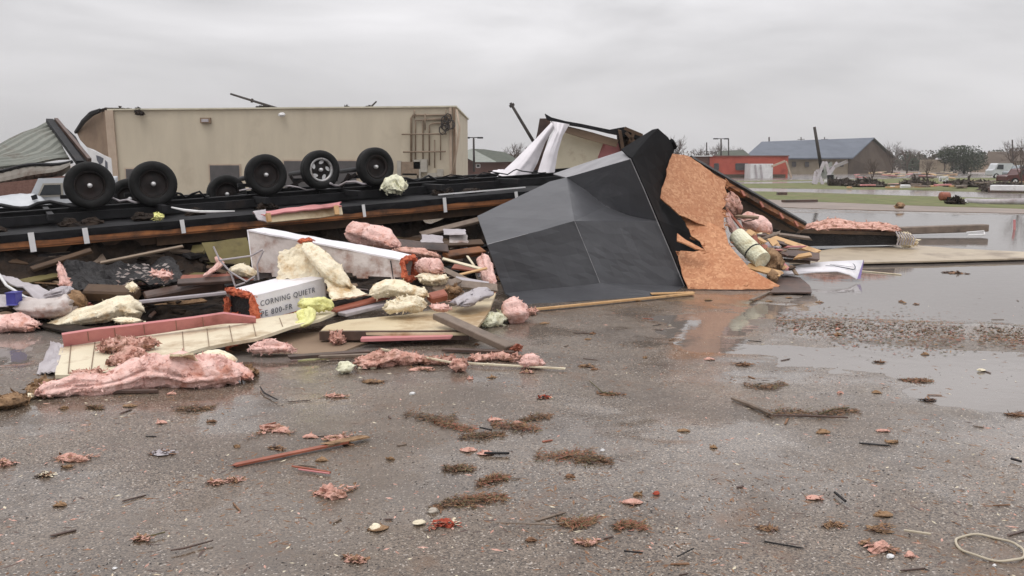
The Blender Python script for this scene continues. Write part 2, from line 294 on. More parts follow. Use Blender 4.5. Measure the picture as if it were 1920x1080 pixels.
# ---------------------------------------------------------------- mesh builder
class MB:
    def __init__(s): s.v = []; s.f = []
    def add(s, vs, fs):
        o = len(s.v); s.v += [Vector(v) for v in vs]; s.f += [tuple(i+o for i in f) for f in fs]; return s
    def prism(s, pts, vec):
        n = len(pts); pts = [Vector(p) for p in pts]; vec = Vector(vec)
        fs = [tuple(range(n)), tuple(range(2*n-1, n-1, -1))] + [(i, (i+1) % n, n+(i+1) % n, n+i) for i in range(n)]
        return s.add(pts+[p+vec for p in pts], fs)
    def beam(s, a, b, w, h, up=(0, 0, 1), rag=0, seg=1):
        a = Vector(a); b = Vector(b); t = (b-a).normalized(); sd = t.cross(Vector(up))
        if sd.length < 1e-4: sd = t.cross(Vector((1, 0, 0)))
        sd.normalize(); u = sd.cross(t).normalized()
        vs = []
        for k in range(seg+1):
            c = a.lerp(b, k/seg)
            for i, j in ((-1, -1), (1, -1), (1, 1), (-1, 1)):
                q = c + sd*(i*w/2) + u*(j*h/2)
                if rag and k in (0, seg): q += t*random.uniform(-rag, rag)
                vs.append(q)
        fs = [(3, 2, 1, 0), tuple(4*seg+i for i in range(4))]
        for k in range(seg):
            fs += [(4*k+i, 4*k+(i+1) % 4, 4*k+4+(i+1) % 4, 4*k+4+i) for i in range(4)]
        return s.add(vs, fs)
    def box(s, x0, x1, y0, y1, z0, z1):
        return s.prism([(x0, y0, z0), (x1, y0, z0), (x1, y1, z0), (x0, y1, z0)], (0, 0, z1-z0))
    def tube(s, pts, r, n=8, cap=True):
        pts = [Vector(p) for p in pts]; m = len(pts)
        rs = r if isinstance(r, (list, tuple)) else [r]*m
        vs = []; prev = None
        for k, p in enumerate(pts):
            t = (pts[min(k+1, m-1)]-pts[max(k-1, 0)])
            if t.length < 1e-7: t = Vector((0, 0, 1))
            t.normalize()
            a = prev if prev is not None else (Vector((0, 0, 1)) if abs(t.z) < .9 else Vector((1, 0, 0)))
            a = (a-t*a.dot(t)).normalized(); prev = a; b = t.cross(a)
            vs += [p+(a*math.cos(2*math.pi*i/n)+b*math.sin(2*math.pi*i/n))*rs[k] for i in range(n)]
        fs = [(k*n+i, k*n+(i+1) % n, (k+1)*n+(i+1) % n, (k+1)*n+i) for k in range(m-1) for i in range(n)]
        if cap: fs += [tuple(range(n-1, -1, -1)), tuple((m-1)*n+i for i in range(n))]
        return s.add(vs, fs)
    def lathe(s, c, axis, prof, n=32, closed=False):
        c = Vector(c); ax = Vector(axis).normalized()
        a = ax.cross(Vector((0, 0, 1))).normalized(); b = ax.cross(a)
        m = len(prof); vs = []
        for (r, h) in prof:
            vs += [c+ax*h+(a*math.cos(2*math.pi*i/n)+b*math.sin(2*math.pi*i/n))*r for i in range(n)]
        fs = [(k*n+i, k*n+(i+1) % n, ((k+1) % m)*n+(i+1) % n, ((k+1) % m)*n+i) for k in range(m if closed else m-1) for i in range(n)]
        return s.add(vs, fs)
    def sheet(s, cs, nu=16, nv=10, amp=.03, freq=1.5, rag=.0, thick=.01, seed=0, fold=0):
        a, b, c, d = [Vector(x) for x in cs]            # a-b one edge, d-c the opposite
        n = (b-a).cross(d-a).normalized()
        if n.dot(Vector((0, 0, CAM_H))-a) < 0: n = -n
        o = Vector((seed*7.3, seed*3.1, 0)); top = []
        for j in range(nv+1):
            for i in range(nu+1):
                u = i/nu; v = j/nv
                if rag:
                    eu = rag*noise.noise(Vector((0 if u < .5 else 9, v*7, seed))); ev = rag*noise.noise(Vector((u*7, 0 if v < .5 else 9, seed+5)))
                    u2 = u+eu*(1 if i in (0, nu) else 0); v2 = v+ev*(1 if j in (0, nv) else 0)
                else: u2, v2 = u, v
                p = (a.lerp(b, u2)).lerp(d.lerp(c, u2), v2)
                q = p*freq+o
                h = fn(q, 1, 4)*amp
                if fold: h += fold*(abs(noise.noise(Vector((q.x*1.3, q.y*1.3, q.z*1.3)))))
                top.append(p+n*h)
        m = len(top); w = nu+1
        fs = [(j*w+i, j*w+i+1, (j+1)*w+i+1, (j+1)*w+i) for j in range(nv) for i in range(nu)]
        fb = [tuple(x+m for x in reversed(f)) for f in fs]
        ring = [i for i in range(w)]+[j*w+nu for j in range(1, nv+1)]+[nv*w+i for i in range(nu-1, -1, -1)]+[j*w for j in range(nv-1, 0, -1)]
        side = [(ring[k], ring[(k+1) % len(ring)], ring[(k+1) % len(ring)]+m, ring[k]+m) for k in range(len(ring))]
        return s.add(top+[p-n*thick for p in top], fs+fb+side)
    def lump(s, path, rad, seed=0, amp=.35, freq=5, n=22, seg=None, ground=True, fuzz=0, fl=.03):
        path = [Vector(p) for p in path]; K = len(path)
        seg = seg or max(10, (K-1)*9)
        def cr(t):
            x = t*(K-1); k = min(int(x), K-2); f = x-k
            p0, p1, p2, p3 = path[max(k-1, 0)], path[k], path[k+1], path[min(k+2, K-1)]
            p = .5*((2*p1)+(p2-p0)*f+(2*p0-5*p1+4*p2-p3)*f*f+(3*p1-p0-3*p2+p3)*f**3)
            ra = (rad[k][0]*(1-f)+rad[k+1][0]*f, rad[k][1]*(1-f)+rad[k+1][1]*f)
            return p, ra
        vs = []; o = Vector((seed*13.7, seed*5.1, seed*2.3)); TL = sum((path[i+1]-path[i]).length for i in range(K-1))
        for k in range(seg+1):
            t = k/seg; p, (rw, rh) = cr(t)
            q = cr(min(1, t+.02))[0]-cr(max(0, t-.02))[0]
            if q.length < 1e-6: q = Vector((1, 0, 0))
            q.normalize(); sd = q.cross(Vector((0, 0, 1)))
            if sd.length < .05: sd = Vector((1, 0, 0))
            sd.normalize(); up = sd.cross(q)
            e = min(t, 1-t)*seg/2.6; cap = .12+.88*min(1, max(0, e))**.6
            base = 1.0/max(.02, (rw*.5+rh*.9)) if freq else 1; base = min(base, 34)
            for i in range(n):
                a = 2*math.pi*i/n
                ca, sa = math.cos(a), math.sin(a)
                # squarish, uneven cross-section that changes along the piece
                sq = 1/max(abs(ca)**.7+abs(sa)**.7, .8)**.5*1.18
                dd = (sd*(ca*rw)+up*(sa*rh))*sq
                w = p+dd*cap
                w += q*(rw*.9*noise.noise(Vector((ca*1.6+seed, sa*1.6, 3 if t < .5 else 8)))*(1-min(1, e))*1.2)
                U = t*TL*base
                q2 = Vector((U*.55, ca*.9, sa*.9))+o
                wv = noise.noise(Vector((U*.8, ca*2, sa*2))+o)*.5
                h = noise.noise(q2)
                q3 = Vector((U*.42+wv, ca*2.1+wv, sa*2.1))+o
                rg = (.3-abs(noise.noise(q3)))*1.5+(.3-abs(noise.noise(q3*2.3)))*.7
                fine = noise.noise((w+o)*base*5)*.22+noise.noise((w+o)*base*12)*.12
                w += dd.normalized()*min(rw, rh)*amp*(h*1.3+rg*1.0+fine)*min(1, cap+.1)
                if ground and w.z < .004: w.z = .004-.001*random.random()
                vs.append(w)
        fs = [(k*n+i, k*n+(i+1) % n, (k+1)*n+(i+1) % n, (k+1)*n+i) for k in range(seg) for i in range(n)]
        fs += [tuple(range(n-1, -1, -1)), tuple(seg*n+i for i in range(n))]
        s.add(vs, fs)
        for _ in range(fuzz):                           # torn tufts on the surface
            w = random.choice(vs); d1 = Vector([random.gauss(0, 1) for _ in range(3)]).normalized(); d2 = Vector([random.gauss(0, 1) for _ in range(3)]).normalized()
            l = fl*random.uniform(.4, 1.4); q = w+d1*l; r_ = w+d2*l*.5
            if min(q.z, r_.z) < .003: continue
            s.add([w-d2*l*.4, r_, q], [(0, 1, 2)])
        return s
    def build(s, name, material, parent=None, smooth=False, bevel=0):
        root = parent
        while root is not None and root.parent is not None: root = root.parent
        if root is not None: org = root.location.copy()
        else:
            xs = [v.x for v in s.v]; ys = [v.y for v in s.v]; zs = [v.z for v in s.v]
            org = Vector(((min(xs)+max(xs))/2, (min(ys)+max(ys))/2, min(zs)))
        me = bpy.data.meshes.new(name); me.from_pydata([v-org for v in s.v], [], s.f)
        bm = bmesh.new(); bm.from_mesh(me)
        if bevel: bmesh.ops.bevel(bm, geom=bm.edges[:], offset=bevel, segments=1, affect='EDGES', clamp_overlap=True)
        bmesh.ops.recalc_face_normals(bm, faces=bm.faces[:])
        if smooth:
            for f in bm.faces: f.smooth = True
        bm.to_mesh(me); bm.free()
        for x in (material if isinstance(material, (list, tuple)) else [material]): me.materials.append(x)
        o = bpy.data.objects.new(name, me); C.objects.link(o)
        if parent is None: o.location = org
        else: o.parent = parent
        return o
def tag(o, label=None, cat=None, group=None, kind=None):
    if label: o['label'] = label
    if cat: o['category'] = cat
    if group: o['group'] = group
    if kind: o['kind'] = kind
    return o
def thing(name, loc, label, cat, group=None):
    e = bpy.data.objects.new(name, None); e.location = Vector(loc); e.empty_display_size = .3; C.objects.link(e)
    return tag(e, label, cat, group)
def jit(pts, step, amt, closed=True, axis=None):
    out_ = []; n = len(pts)
    for i in range(n if closed else n-1):
        a = pts[i]; b = pts[(i+1) % n]; k = max(1, int((b-a).length/step))
        for j in range(k):
            p = a.lerp(b, j/k)
            if amt and j: p = p+Vector([random.uniform(-amt, amt) for _ in range(3)])
            out_.append(p)
    return out_
def plane_poly(anch, outline, thick, step=.15, rag=0):
    """solid board in the plane through three anchors; outline given by where its corners are seen"""
    a, b, c = anch; pts = [on_plane(x, y, a, b, c) for x, y in outline]
    n = (b-a).cross(c-a).normalized()
    if n.dot(Vector((0, 0, CAM_H))-a) > 0: n = -n       # away from the camera
    if rag:
        pts = jit(pts, step, rag); pts = [p-n*((p-a).dot(n)) for p in pts]
    return MB().prism(pts, n*thick)
# ================================================================ GROUND AND WATER
def poly_sd(p, poly):                                  # signed distance, negative inside
    x, y = p; ins = False; dm = 1e9; n = len(poly)
    for i in range(n):
        x1, y1 = poly[i]; x2, y2 = poly[(i+1) % n]
        if (y1 > y) != (y2 > y) and x < (x2-x1)*(y-y1)/(y2-y1)+x1: ins = not ins
        dx, dy = x2-x1, y2-y1; t = max(0, min(1, ((x-x1)*dx+(y-y1)*dy)/(dx*dx+dy*dy+1e-12)))
        dm = min(dm, math.hypot(x-x1-t*dx, y-y1-t*dy))
    return -dm if ins else dm
lows = [
 ([(4.6, 14.4), (5.6, 17), (7.0, 22), (9.6, 30), (11.5, 36.5), (18, 35), (24, 33), (24, 10.5), (6.7, 10.7), (5.7, 11.05), (4.2, 11.45), (3.3, 11.2), (2.6, 10.3), (2.15, 9.2), (1.75, 9.0), (1.9, 10.2), (2.2, 11.4), (3.0, 12.2), (4.0, 12.4)], .05),
 ([(2.2, 9.6), (3.6, 10.3), (5.4, 9.6), (7.6, 8.6), (8.5, 7.8), (8.5, 4.4), (4.3, 5.0), (4.9, 6.1), (3.6, 6.6), (2.9, 7.3), (3.3, 7.9), (2.3, 8.4)], .052),
 ([(-9, 11.2), (-5.7, 10.9), (-5.0, 9.9), (-5.3, 8.7), (-9, 8.4)], .04),
 ([(-3.1, 9.9), (-1.4, 10.1), (-1.3, 9.3), (-2.2, 8.8), (-3.2, 8.6), (-3.4, 9.3)], .035),
]
def gh(x, y):
    h = .016+.010*noise.noise(Vector((x*.45, y*.45, 3)))+.007*noise.fractal(Vector((x*1.5, y*1.5, 7)), 1, 2, 4)+(.005*noise.noise(Vector((x*6, y*6, 5))) if y < 20 else 0)
    if y < 40:
        if y < 14 and x > 2.5:
            yc = 10.95-.10*(x-3.5)-.14*max(0, x-4.6)
            h += .046*math.exp(-((y-yc)/.30)**2)*min(1, (x-2.5)/.8)*(1+.8*noise.noise(Vector((x*1.4, y*1.4, 8))))
        w = .42*noise.noise(Vector((x*.8, y*1.3, 1)))+.24*noise.noise(Vector((x*2.4, y*3.6, 2)))+.06*noise.noise(Vector((x*9, y*9, 4)))
        for poly, dep in lows:
            sd = poly_sd((x, y), poly)+w
            k = max(0, min(1, (.35-sd)/(.8 if dep != .052 else 1.8))); k = k*k*(3-2*k)
            h -= dep*k*1.1
    return h
gm = MB()
ys = [1.2]
while ys[-1] < 42: ys.append(ys[-1]*1.0085+.002)
for s_ in (44, 50, 60, 80, 120, 200, 400, 800, 1600, 2600): ys.append(s_)
xs = []
x = 0.0
while x < 13: xs.append(x); x += .065+max(0, x-9)*.02
for s_ in (15, 18, 22, 26, 34, 50, 80, 140, 260, 600, 1400, 2600): xs.append(s_)
xs = [-v for v in reversed(xs[1:])]+xs
w_ = len(xs)
gv = []
for y in ys:
    for x in xs: gv.append((x, y, gh(x, y) if (y < 42 and abs(x) < 27) else .014))
# a skirt behind the camera
gm.add(gv, [(j*w_+i, j*w_+i+1, (j+1)*w_+i+1, (j+1)*w_+i) for j in range(len(ys)-1) for i in range(w_-1)])
o = len(gm.v)
gm.v += [Vector((x, -60, .014)) for x in xs]
gm.f += [(o+i, o+i+1, i+1, i) for i in range(w_-1)]
g_ = gm.build('ground', M['ground'], smooth=True); tag(g_, kind='structure')
wm = MB().add([(-12, 3.5, 0), (26, 3.5, 0), (26, 41, 0), (-12, 41, 0)], [(0, 1, 2, 3)])
tag(wm.build('puddle_water', M['water']), kind='structure')
def strip(name, px, material, h, kind='structure', rag=.0):
    pts = [G(x, y) for x, y in px]
    if rag:
        pts = jit(pts, 1.2, 0); pts = [p+Vector((0, rag*noise.noise(p*.35), 0)) for p in pts]
    pts = [Vector((p.x, p.y, h)) for p in pts]
    return tag(MB().prism(pts, (0, 0, -.02-h)).build(name, material), kind=kind)
# far verge strips, from far to near (the pavement between them is wet)
M['wetroad'] = mat('wet_road', S(120, 112, 108), S(140, 132, 126), .3, .16, .06, 4)
strip('far_field', [(-400, 311), (2400, 311), (2400, 326), (-400, 326)], M['mud'], .03)
strip('far_road', [(1290, 338), (1500, 335.5), (1700, 331), (2300, 326), (2300, 323), (1640, 326), (1290, 331)], M['wetroad'], .035)
strip('grass_median', [(1290, 341), (1480, 338.5), (1700, 335), (2400, 329), (2400, 369), (1900, 363), (1700, 357), (1520, 355), (1290, 352)], M['grass'], .04, rag=1.2)
strip('median_road', [(1290, 345.5), (1440, 345), (1560, 342), (1640, 339), (1640, 337.5), (1480, 341), (1290, 343)], M['wetroad'], .046)
strip('wet_road', [(1290, 352), (1520, 355), (1700, 357), (1900, 363), (2400, 372), (2400, 386), (1900, 374), (1700, 368), (1520, 362), (1290, 357)], M['wetroad'], .032)
strip('near_verge', [(1290, 357), (1520, 362), (1700, 368), (1900, 374), (2400, 384), (2400, 404), (1930, 394), (1780, 389), (1640, 384), (1500, 379), (1400, 372), (1290, 368)], M['grass'], .042, rag=.8)
strip('muddy_shoulder', [(1290, 367), (1400, 371), (1500, 378), (1640, 383), (1780, 388), (1930, 393), (2400, 403), (2400, 416), (1930, 402), (1780, 399), (1640, 395), (1500, 391), (1290, 380)], M['mud'], .034, rag=.4)
strip('lot_far_left', [(-500, 330), (940, 330), (960, 345), (-500, 345)], M['mud'], .03)

# ================================================================ TREES AND POLES
def branch(mb, p, dr, l, r, depth, n=4, spread=.5, kids=3):
    q = p+dr*l; mid = p.lerp(q, .5)+Vector([random.uniform(-.06, .06)*l for _ in range(3)])
    mb.tube([p, mid, q], [r, r*.8, r*.6], n, cap=False)
    if depth == 0: return
    for k in range(kids):
        d2 = (dr+Vector([random.gauss(0, spread) for _ in range(3)])+Vector((0, 0, .12))).normalized()
        branch(mb, p.lerp(q, random.uniform(.55, 1)), d2, l*random.uniform(.6, .82), r*.55, depth-1, max(3, n-1), spread, kids)
def bare_tree(px, pyb, pyt, label, group='bare winter trees far beyond the lot', Y=None, depth=4, spread=.42, kids=3, rr=1.0, dens=1):
    b = G(px, pyb) if Y is None else Vector((P(px, pyb, Y).x, Y, 0)); b.z = 0
    top = P(px, pyt, b.y).z; h = top
    t = thing('bare_tree', b, label, 'tree', group)
    tm = MB(); tr = .028*h*rr
    tm.tube([b, b+Vector((.02*h, 0, h*.18)), b+Vector((0, 0, h*.36))], [tr, tr*.8, tr*.7], 7)
    tm.build('trunk', M['bark'], t, True)
    cm = MB()
    for k in range(5*dens):
        a = k*1.6+random.random(); d_ = Vector((math.cos(a)*.45, math.sin(a)*.45, 1)).normalized()
        branch(cm, b+Vector((0, 0, h*random.uniform(.22, .36))), d_, h*.26, tr*.55, depth, 4, spread, kids)
    mz = max(v.z for v in cm.v)
    s_ = (top-.2*h)/(mz-.2*h)
    for v in cm.v: v.z = .2*h+(v.z-.2*h)*s_
    cm.build('crown', M['twig'], t)
    return t
def leafy_tree(px, pyb, pyt, wpx, label, Y, mtl, group='leafy trees along the horizon', n=1500, blobs=9):
    b = P(px, 320, Y); b.z = 0; top = P(px, pyt, Y).z; w = wpx/FPX*Y
    t = thing('leafy_tree', b, label, 'tree', group)
    MB().tube([b, b+Vector((.1, 0, top*.5))], [.05*top, .03*top], 7).build('trunk', M['bark'], t, True)
    cm = MB(); cs = []
    for k in range(blobs):
        cs.append((b+Vector((random.uniform(-.36, .36)*w, random.uniform(-.3, .3)*w, top*random.uniform(.25, .78))), random.uniform(.16, .3)*w))
    cs.append((b+Vector((random.uniform(-.1, .1)*w, 0, top*.78)), .22*w))
    for k in range(n):
        c, r = random.choice(cs); d_ = Vector([random.gauss(0, 1) for _ in range(3)]).normalized()*r*random.uniform(.55, 1.08)
        d_.z *= .9; p = c+d_
        if p.z > top: p.z = top-random.random()*.3
        if p.z < .1: p.z = .3
        s_ = random.uniform(.012, .028)*w*min(1, (1400/n)**.5)+.05; a = Vector([random.gauss(0, 1) for _ in range(3)]).normalized()*s_; q = Vector([random.gauss(0, 1) for _ in range(3)]).normalized()*s_
        cm.add([p-a, p+q, p+a, p-q], [(0, 1, 2, 3)])
    cm.build('crown', mtl, t)
    return t
for i, (px, pt, w, Y, mt, n) in enumerate([
    (1778, 279, 60, 200, 'leafbrown', 2500), (1745, 282, 55, 215, 'leafbrown', 800), (1700, 284, 50, 230, 'leafdark', 700),
    (1808, 273, 84, 170, 'leafdark', 5200), (1868, 281, 60, 240, 'leafdark', 700), (1905, 277, 70, 225, 'leafbrown', 800),
    (1945, 276, 60, 230, 'leafdark', 600), (1655, 284, 46, 250, 'leafbrown', 600), (1330, 284, 60, 240, 'leafbrown', 700),
    (1368, 283, 56, 235, 'leafbrown', 700), (1275, 283, 60, 240, 'leafbrown', 700), (985, 286, 70, 230, 'leafbrown', 800),
    (940, 288, 50, 215, 'leafdark', 600), (1840, 285, 50, 260, 'leafbrown', 500), (20, 276, 50, 220, 'leafbrown', 600), (-30, 282, 60, 220, 'leafbrown', 500)]):
    where = ['dark bushy tree right of the brown gable', 'brown bushy tree between two dark ones right of gable', 'dark tree just right of the brown gable wall',
             'big round dark evergreen, largest tree on the right horizon', 'low dark tree behind the white van', 'brownish tree at the right edge of the horizon',
             'dark tree at the far right edge', 'brown tree peeking beside the gable end', 'brown tree behind the left end of the red building', 'brown tree behind the middle of the red building',
             'low brown tree just right of the black membrane peak', 'brown tree line behind the white draped sheet', 'dark tree behind the brick house roof', 'faint brown tree between evergreen and white van',
             'pale brown tree behind the crumpled metal roof', 'brown tree at the left edge behind metal roof'][i]
    leafy_tree(px, 320, pt, w, where, Y, M[mt], n=n)
bt = [(960, 322, 264, 130, 'spindly bare tree left of the leaning pole over draped sheet'), (1262, 322, 250, 120, 'bare tree rising just right of the black membrane peak'),
      (1672, 322, 262, 150, 'bare tree touching the right side of the gable'), (1245, 322, 262, 150, 'thin bare tree behind the black membrane peak'), (1310, 322, 268, 170, 'thin bare tree over the left end of red building'),
      (1345, 322, 266, 170, 'bare tree beside the lot lamp behind red building'), (1700, 322, 272, 160, 'bare tree among the dark trees right of gable'), (1895, 322, 262, 150, 'bare tree near the white van at right edge'),
      (1378, 322, 272, 180, 'small bare tree between red building and blue roof'), (978, 322, 270, 140, 'bare tree right behind the leaning pole'), (1770, 322, 268, 190, 'tall thin bare tree above the dark tree line')]
for px, pb, pt, Y, lb in bt: bare_tree(px, pb, pt, lb, Y=Y, depth=4)
bare_tree(1634, 350, 296, 'small bare street tree in the grass left of the gable corner', 'small bare trees in the grass median', depth=4, rr=.9)
bare_tree(1737, 348, 292, 'slim bare street tree with dark stem in the middle of the median', 'small bare trees in the grass median', depth=4, rr=.8)
bare_tree(1912, 362, 252, 'bare street tree with brown twigs at the right edge', 'small bare trees in the grass median', depth=4, rr=.6)
def pole(px0, py0, px1, py1, Y, r, label, arm=None, light=None, tilt_y=0, name='utility_pole', group=None):
    a = P(px0, py0, Y); b = P(px1, py1, Y+tilt_y)
    if b.z < .3: b.z = 0
    t = thing(name, Vector((b.x, b.y, max(0, b.z))), label, 'pole', group)
    MB().tube([b, a], [r, r*.75], 8).build('shaft', M['polewood'], t, True)
    if arm:
        for k in arm:
            c = b.lerp(a, k[0]); d_ = (a-b).normalized(); s_ = Vector((d_.z, 0, -d_.x)).normalized()
            MB().beam(c-s_*k[1], c+s_*k[1], .12, .12).build('crossarm', M['polewood'], t)
    if light:
        m_ = MB()
        for s_ in (-1, 1):
            m_.beam(a, a+Vector((s_*light, 0, .02)), .08, .08); m_.prism([a+Vector((s_*light*.4, -.2, -.1)), a+Vector((s_*light, -.2, -.1)), a+Vector((s_*light, .2, -.1)), a+Vector((s_*light*.4, .2, -.1))], (0, 0, .16))
        m_.build('lamp_head', M['blackmetal'], t)
    return t
pole(432, 176, 522, 204, 62, .09, 'leaning dark pole with frayed wires above the tan building roof', arm=[(.55, .14)], name='leaning_pole')
pole(706, 190, 690, 206, 62, .07, 'short dark stub pole poking above the tan building roof', name='leaning_pole')
pole(957, 193, 1012, 285, 40, .08, 'snapped black pole leaning left above the white drape', arm=[(.95, .12)], name='leaning_pole')
pole(888, 258, 889, 322, 95, .13, 'parking lot lamp beside the brick house', light=1.0, name='lot_lamp')
pole(1352, 260, 1352, 318, 130, .14, 'parking lot lamp behind the red building', light=1.1, name='lot_lamp')
pole(1325, 267, 1325, 318, 150, .13, 'short pole left of the lot lamp over red building', name='utility_pole')
pole(1366, 261, 1366, 318, 150, .13, 'pole right of the lot lamp over red building', name='utility_pole')
pole(1442, 257, 1443, 318, 185, .2, 'pole rising above the left end of blue roof', name='utility_pole')
pole(1502, 257, 1502, 318, 205, .16, 'pole with short arm above the middle of blue roof', arm=[(.93, .8)], name='utility_pole')
pole(1546, 257, 1546, 318, 205, .16, 'pole with short arm above the right part of blue roof', arm=[(.93, .8)], name='utility_pole')
pole(1800, 276, 1800, 318, 220, .18, 'pole behind the round evergreen', name='utility_pole')
pole(1898, 262, 1900, 318, 160, .16, 'pole behind the vehicles at the right edge', name='utility_pole')
# leaning pole with the tangle of sheet metal round its foot
lp = pole(1527, 238, 1541, 322, 85, .18, 'black pole leaning left over torn metal in the grass', name='leaning_pole')
t = thing('torn_metal_tangle', G(1540, 346), 'pale torn sheet metal and struts heaped round the black pole foot', 'wreckage')
b_ = G(1540, 346)
for k, (x0, y0, x1, y1) in enumerate([(1545, 303, 1528, 348), (1548, 303, 1560, 345), (1532, 318, 1543, 347), (1570, 305, 1552, 330), (1530, 322, 1525, 345), (1552, 318, 1590, 302)]):
    MB().beam(P(x0, y0, b_.y), P(x1, y1, b_.y-.6), .28, .1, up=(0, 1, 0)).build('strut', M['greyfacing'], t)
MB().sheet([P(1536, 306, b_.y+1), P(1560, 303, b_.y+1), P(1566, 338, b_.y), P(1540, 334, b_.y)], 8, 8, .3, .8, .1, .05, 3).build('torn_sheet', M['ribroof'], t)
MB().beam(P(1557, 328, b_.y-1), P(1557, 348, b_.y-1), .5, .3, up=(0, 1, 0)).build('dark_post', M['blackmetal'], t)

# far woods: thin twiggy mass along the horizon, made of leaf sized flakes
def woods(name, segs, Y0, Y1, n, mtl, label, seed):
    random.seed(seed); m = MB()
    for k in range(n):
        x0, x1, t0, t1 = random.choice(segs); u = random.random(); px = x0+(x1-x0)*u
        Y = random.uniform(Y0, Y1); top = P(px, t0+(t1-t0)*u, Y).z*(.72+.5*noise.noise(Vector((px*.06, seed, 0)))+.25*noise.noise(Vector((px*.25, seed, 4))))
        z_ = top*random.random()**.7; s_ = random.uniform(.2, .55)
        a_ = Vector((random.gauss(0, 1), random.gauss(0, 1), random.gauss(0, 1))).normalized()*s_; q_ = Vector((random.gauss(0, 1), random.gauss(0, 1), random.gauss(0, 1))).normalized()*s_*.6
        c_ = Vector((P(px, 300, Y).x, Y, max(.3, z_))); m.add([c_-a_, c_+q_, c_+a_, c_-q_], [(0, 1, 2, 3)])
    return tag(m.build(name, mtl), label, 'woods', kind='stuff')
woods('far_woods', [(1655, 1760, 286, 282), (1760, 1860, 282, 284), (1860, 2050, 281, 278), (1655, 2050, 290, 286)], 225, 260, 9000, M['leafbrown'], 'brown winter woods along the right horizon', 3)
woods('far_woods', [(1700, 1800, 284, 286), (1860, 1990, 284, 283)], 215, 230, 3000, M['leafdark'], 'dark evergreen woods along the right horizon', 4)
woods('far_woods', [(1225, 1420, 288, 288)], 230, 260, 4000, M['leafbrown'], 'brown winter woods behind the red building', 5)
woods('far_woods', [(925, 1010, 286, 288)], 215, 240, 2200, M['leafbrown'], 'brown winter woods behind the brick house', 6)
woods('far_woods', [(-60, 60, 278, 284)], 190, 230, 1500, M['leafbrown'], 'brown winter woods behind the crumpled metal roof', 7)
# ================================================================ FAR BUILDINGS
def window(parent, x0, y0, x1, y1, Y, frame=.12, mt='doorgrey', name='window'):
    a, b, c, d_ = P(x0, y0, Y), P(x1, y0, Y), P(x1, y1, Y), P(x0, y1, Y)
    w = MB(); 
    for p, q in ((a, b), (b, c), (c, d_), (d_, a)): w.beam(p, q, .14, frame, up=(0, 1, 0))
    f = w.build(name, M['white'] if mt == 'glass' else M['doorgrey'], parent)
    MB().prism([a+Vector((0, .03, 0)), b+Vector((0, .03, 0)), c+Vector((0, .03, 0)), d_+Vector((0, .03, 0))], (0, .05, 0)).build('pane', M[mt], f)
    return f
# brick house, centre left
Yh = 120
t = thing('brick_house', (P(900, 320, Yh).x, Yh, 0), 'low red brick house with grey hip roof right of the tan building', 'house')
pL = P(850, 300, Yh); pR = P(965, 300, Yh); zE = P(900, 303, Yh).z
MB().box(P(842, 300, Yh).x, P(888, 300, Yh).x, Yh+6, Yh+18, 0, P(850, 289, Yh).z-.1).build('left_wing', M['brick'], t)
MB().box(P(888, 300, Yh).x, pR.x, Yh+2, Yh+14, 0, zE).build('wall', M['brick'], t)
r0 = P(889, 303.5, Yh); r1 = P(930, 303.5, Yh); rp_ = P(884, 280.5, Yh+5); 
m_ = MB(); e0, e1, e2, e3 = P(860, 288, Yh+6), P(890, 304, Yh), P(930, 304, Yh), P(975, 303, Yh+2); k0, k1 = P(884, 280, Yh+8), P(908, 281, Yh+8)
m_.prism([e1, e2, k0], (0, .4, .1)); m_.prism([e1, k0, e0], (0, .4, .1)); m_.build('front_roof', M['greyroof'], t)
MB().prism([e2, P(975, 303, Yh+1), P(948, 287, Yh+7), k1, k0], (0, .5, .1)).build('roof', M['darkroof'], t)
window(t, 893, 308, 900, 314, Yh+1.9, .1, 'glass')
# red stop-like sign
t = thing('road_sign', (P(858, 320, 60).x, 60, 0), 'small red road sign with white writing beside tan building corner', 'sign')
MB().tube([(P(858, 295, 60).x, 60, 0), P(858, 300, 60)], .04, 6).build('post', M['pipe'], t)
c = P(858, 296, 60); m_ = MB(); m_.prism([c+Vector((math.cos(R(22.5+45*k))*.32, -.06, math.sin(R(22.5+45*k))*.32)) for k in range(8)], (0, .03, 0)); pl_ = m_.build('sign_plate', M['redwall'], t)
def text_mesh(body, origin, xdir, ydir, size, material, name, parent, stretch=1.0, depth=.002, space=1.0, align='LEFT'):
    cu = bpy.data.curves.new('lettering', 'FONT'); cu.body = body; cu.size = size; cu.extrude = depth; cu.space_character = space; cu.align_x = align
    ob = bpy.data.objects.new('lettering', cu); C.objects.link(ob)
    bpy.context.view_layer.update()
    me = bpy.data.meshes.new_from_object(ob.evaluated_get(bpy.context.evaluated_depsgraph_get()))
    bpy.data.objects.remove(ob)
    xd = Vector(xdir).normalized(); yd = Vector(ydir).normalized(); n = xd.cross(yd)
    mb = MB(); mb.add([Vector(origin)+xd*v.co.x*stretch+yd*v.co.y+n*v.co.z for v in me.vertices], [tuple(p.vertices) for p in me.polygons])
    return mb.build(name, material, parent)
text_mesh('STOP', c+Vector((0, -.07, -.08)), (1, 0, 0), (0, 0, 1), .2, M['white'], 'lettering', pl_, align='CENTER')
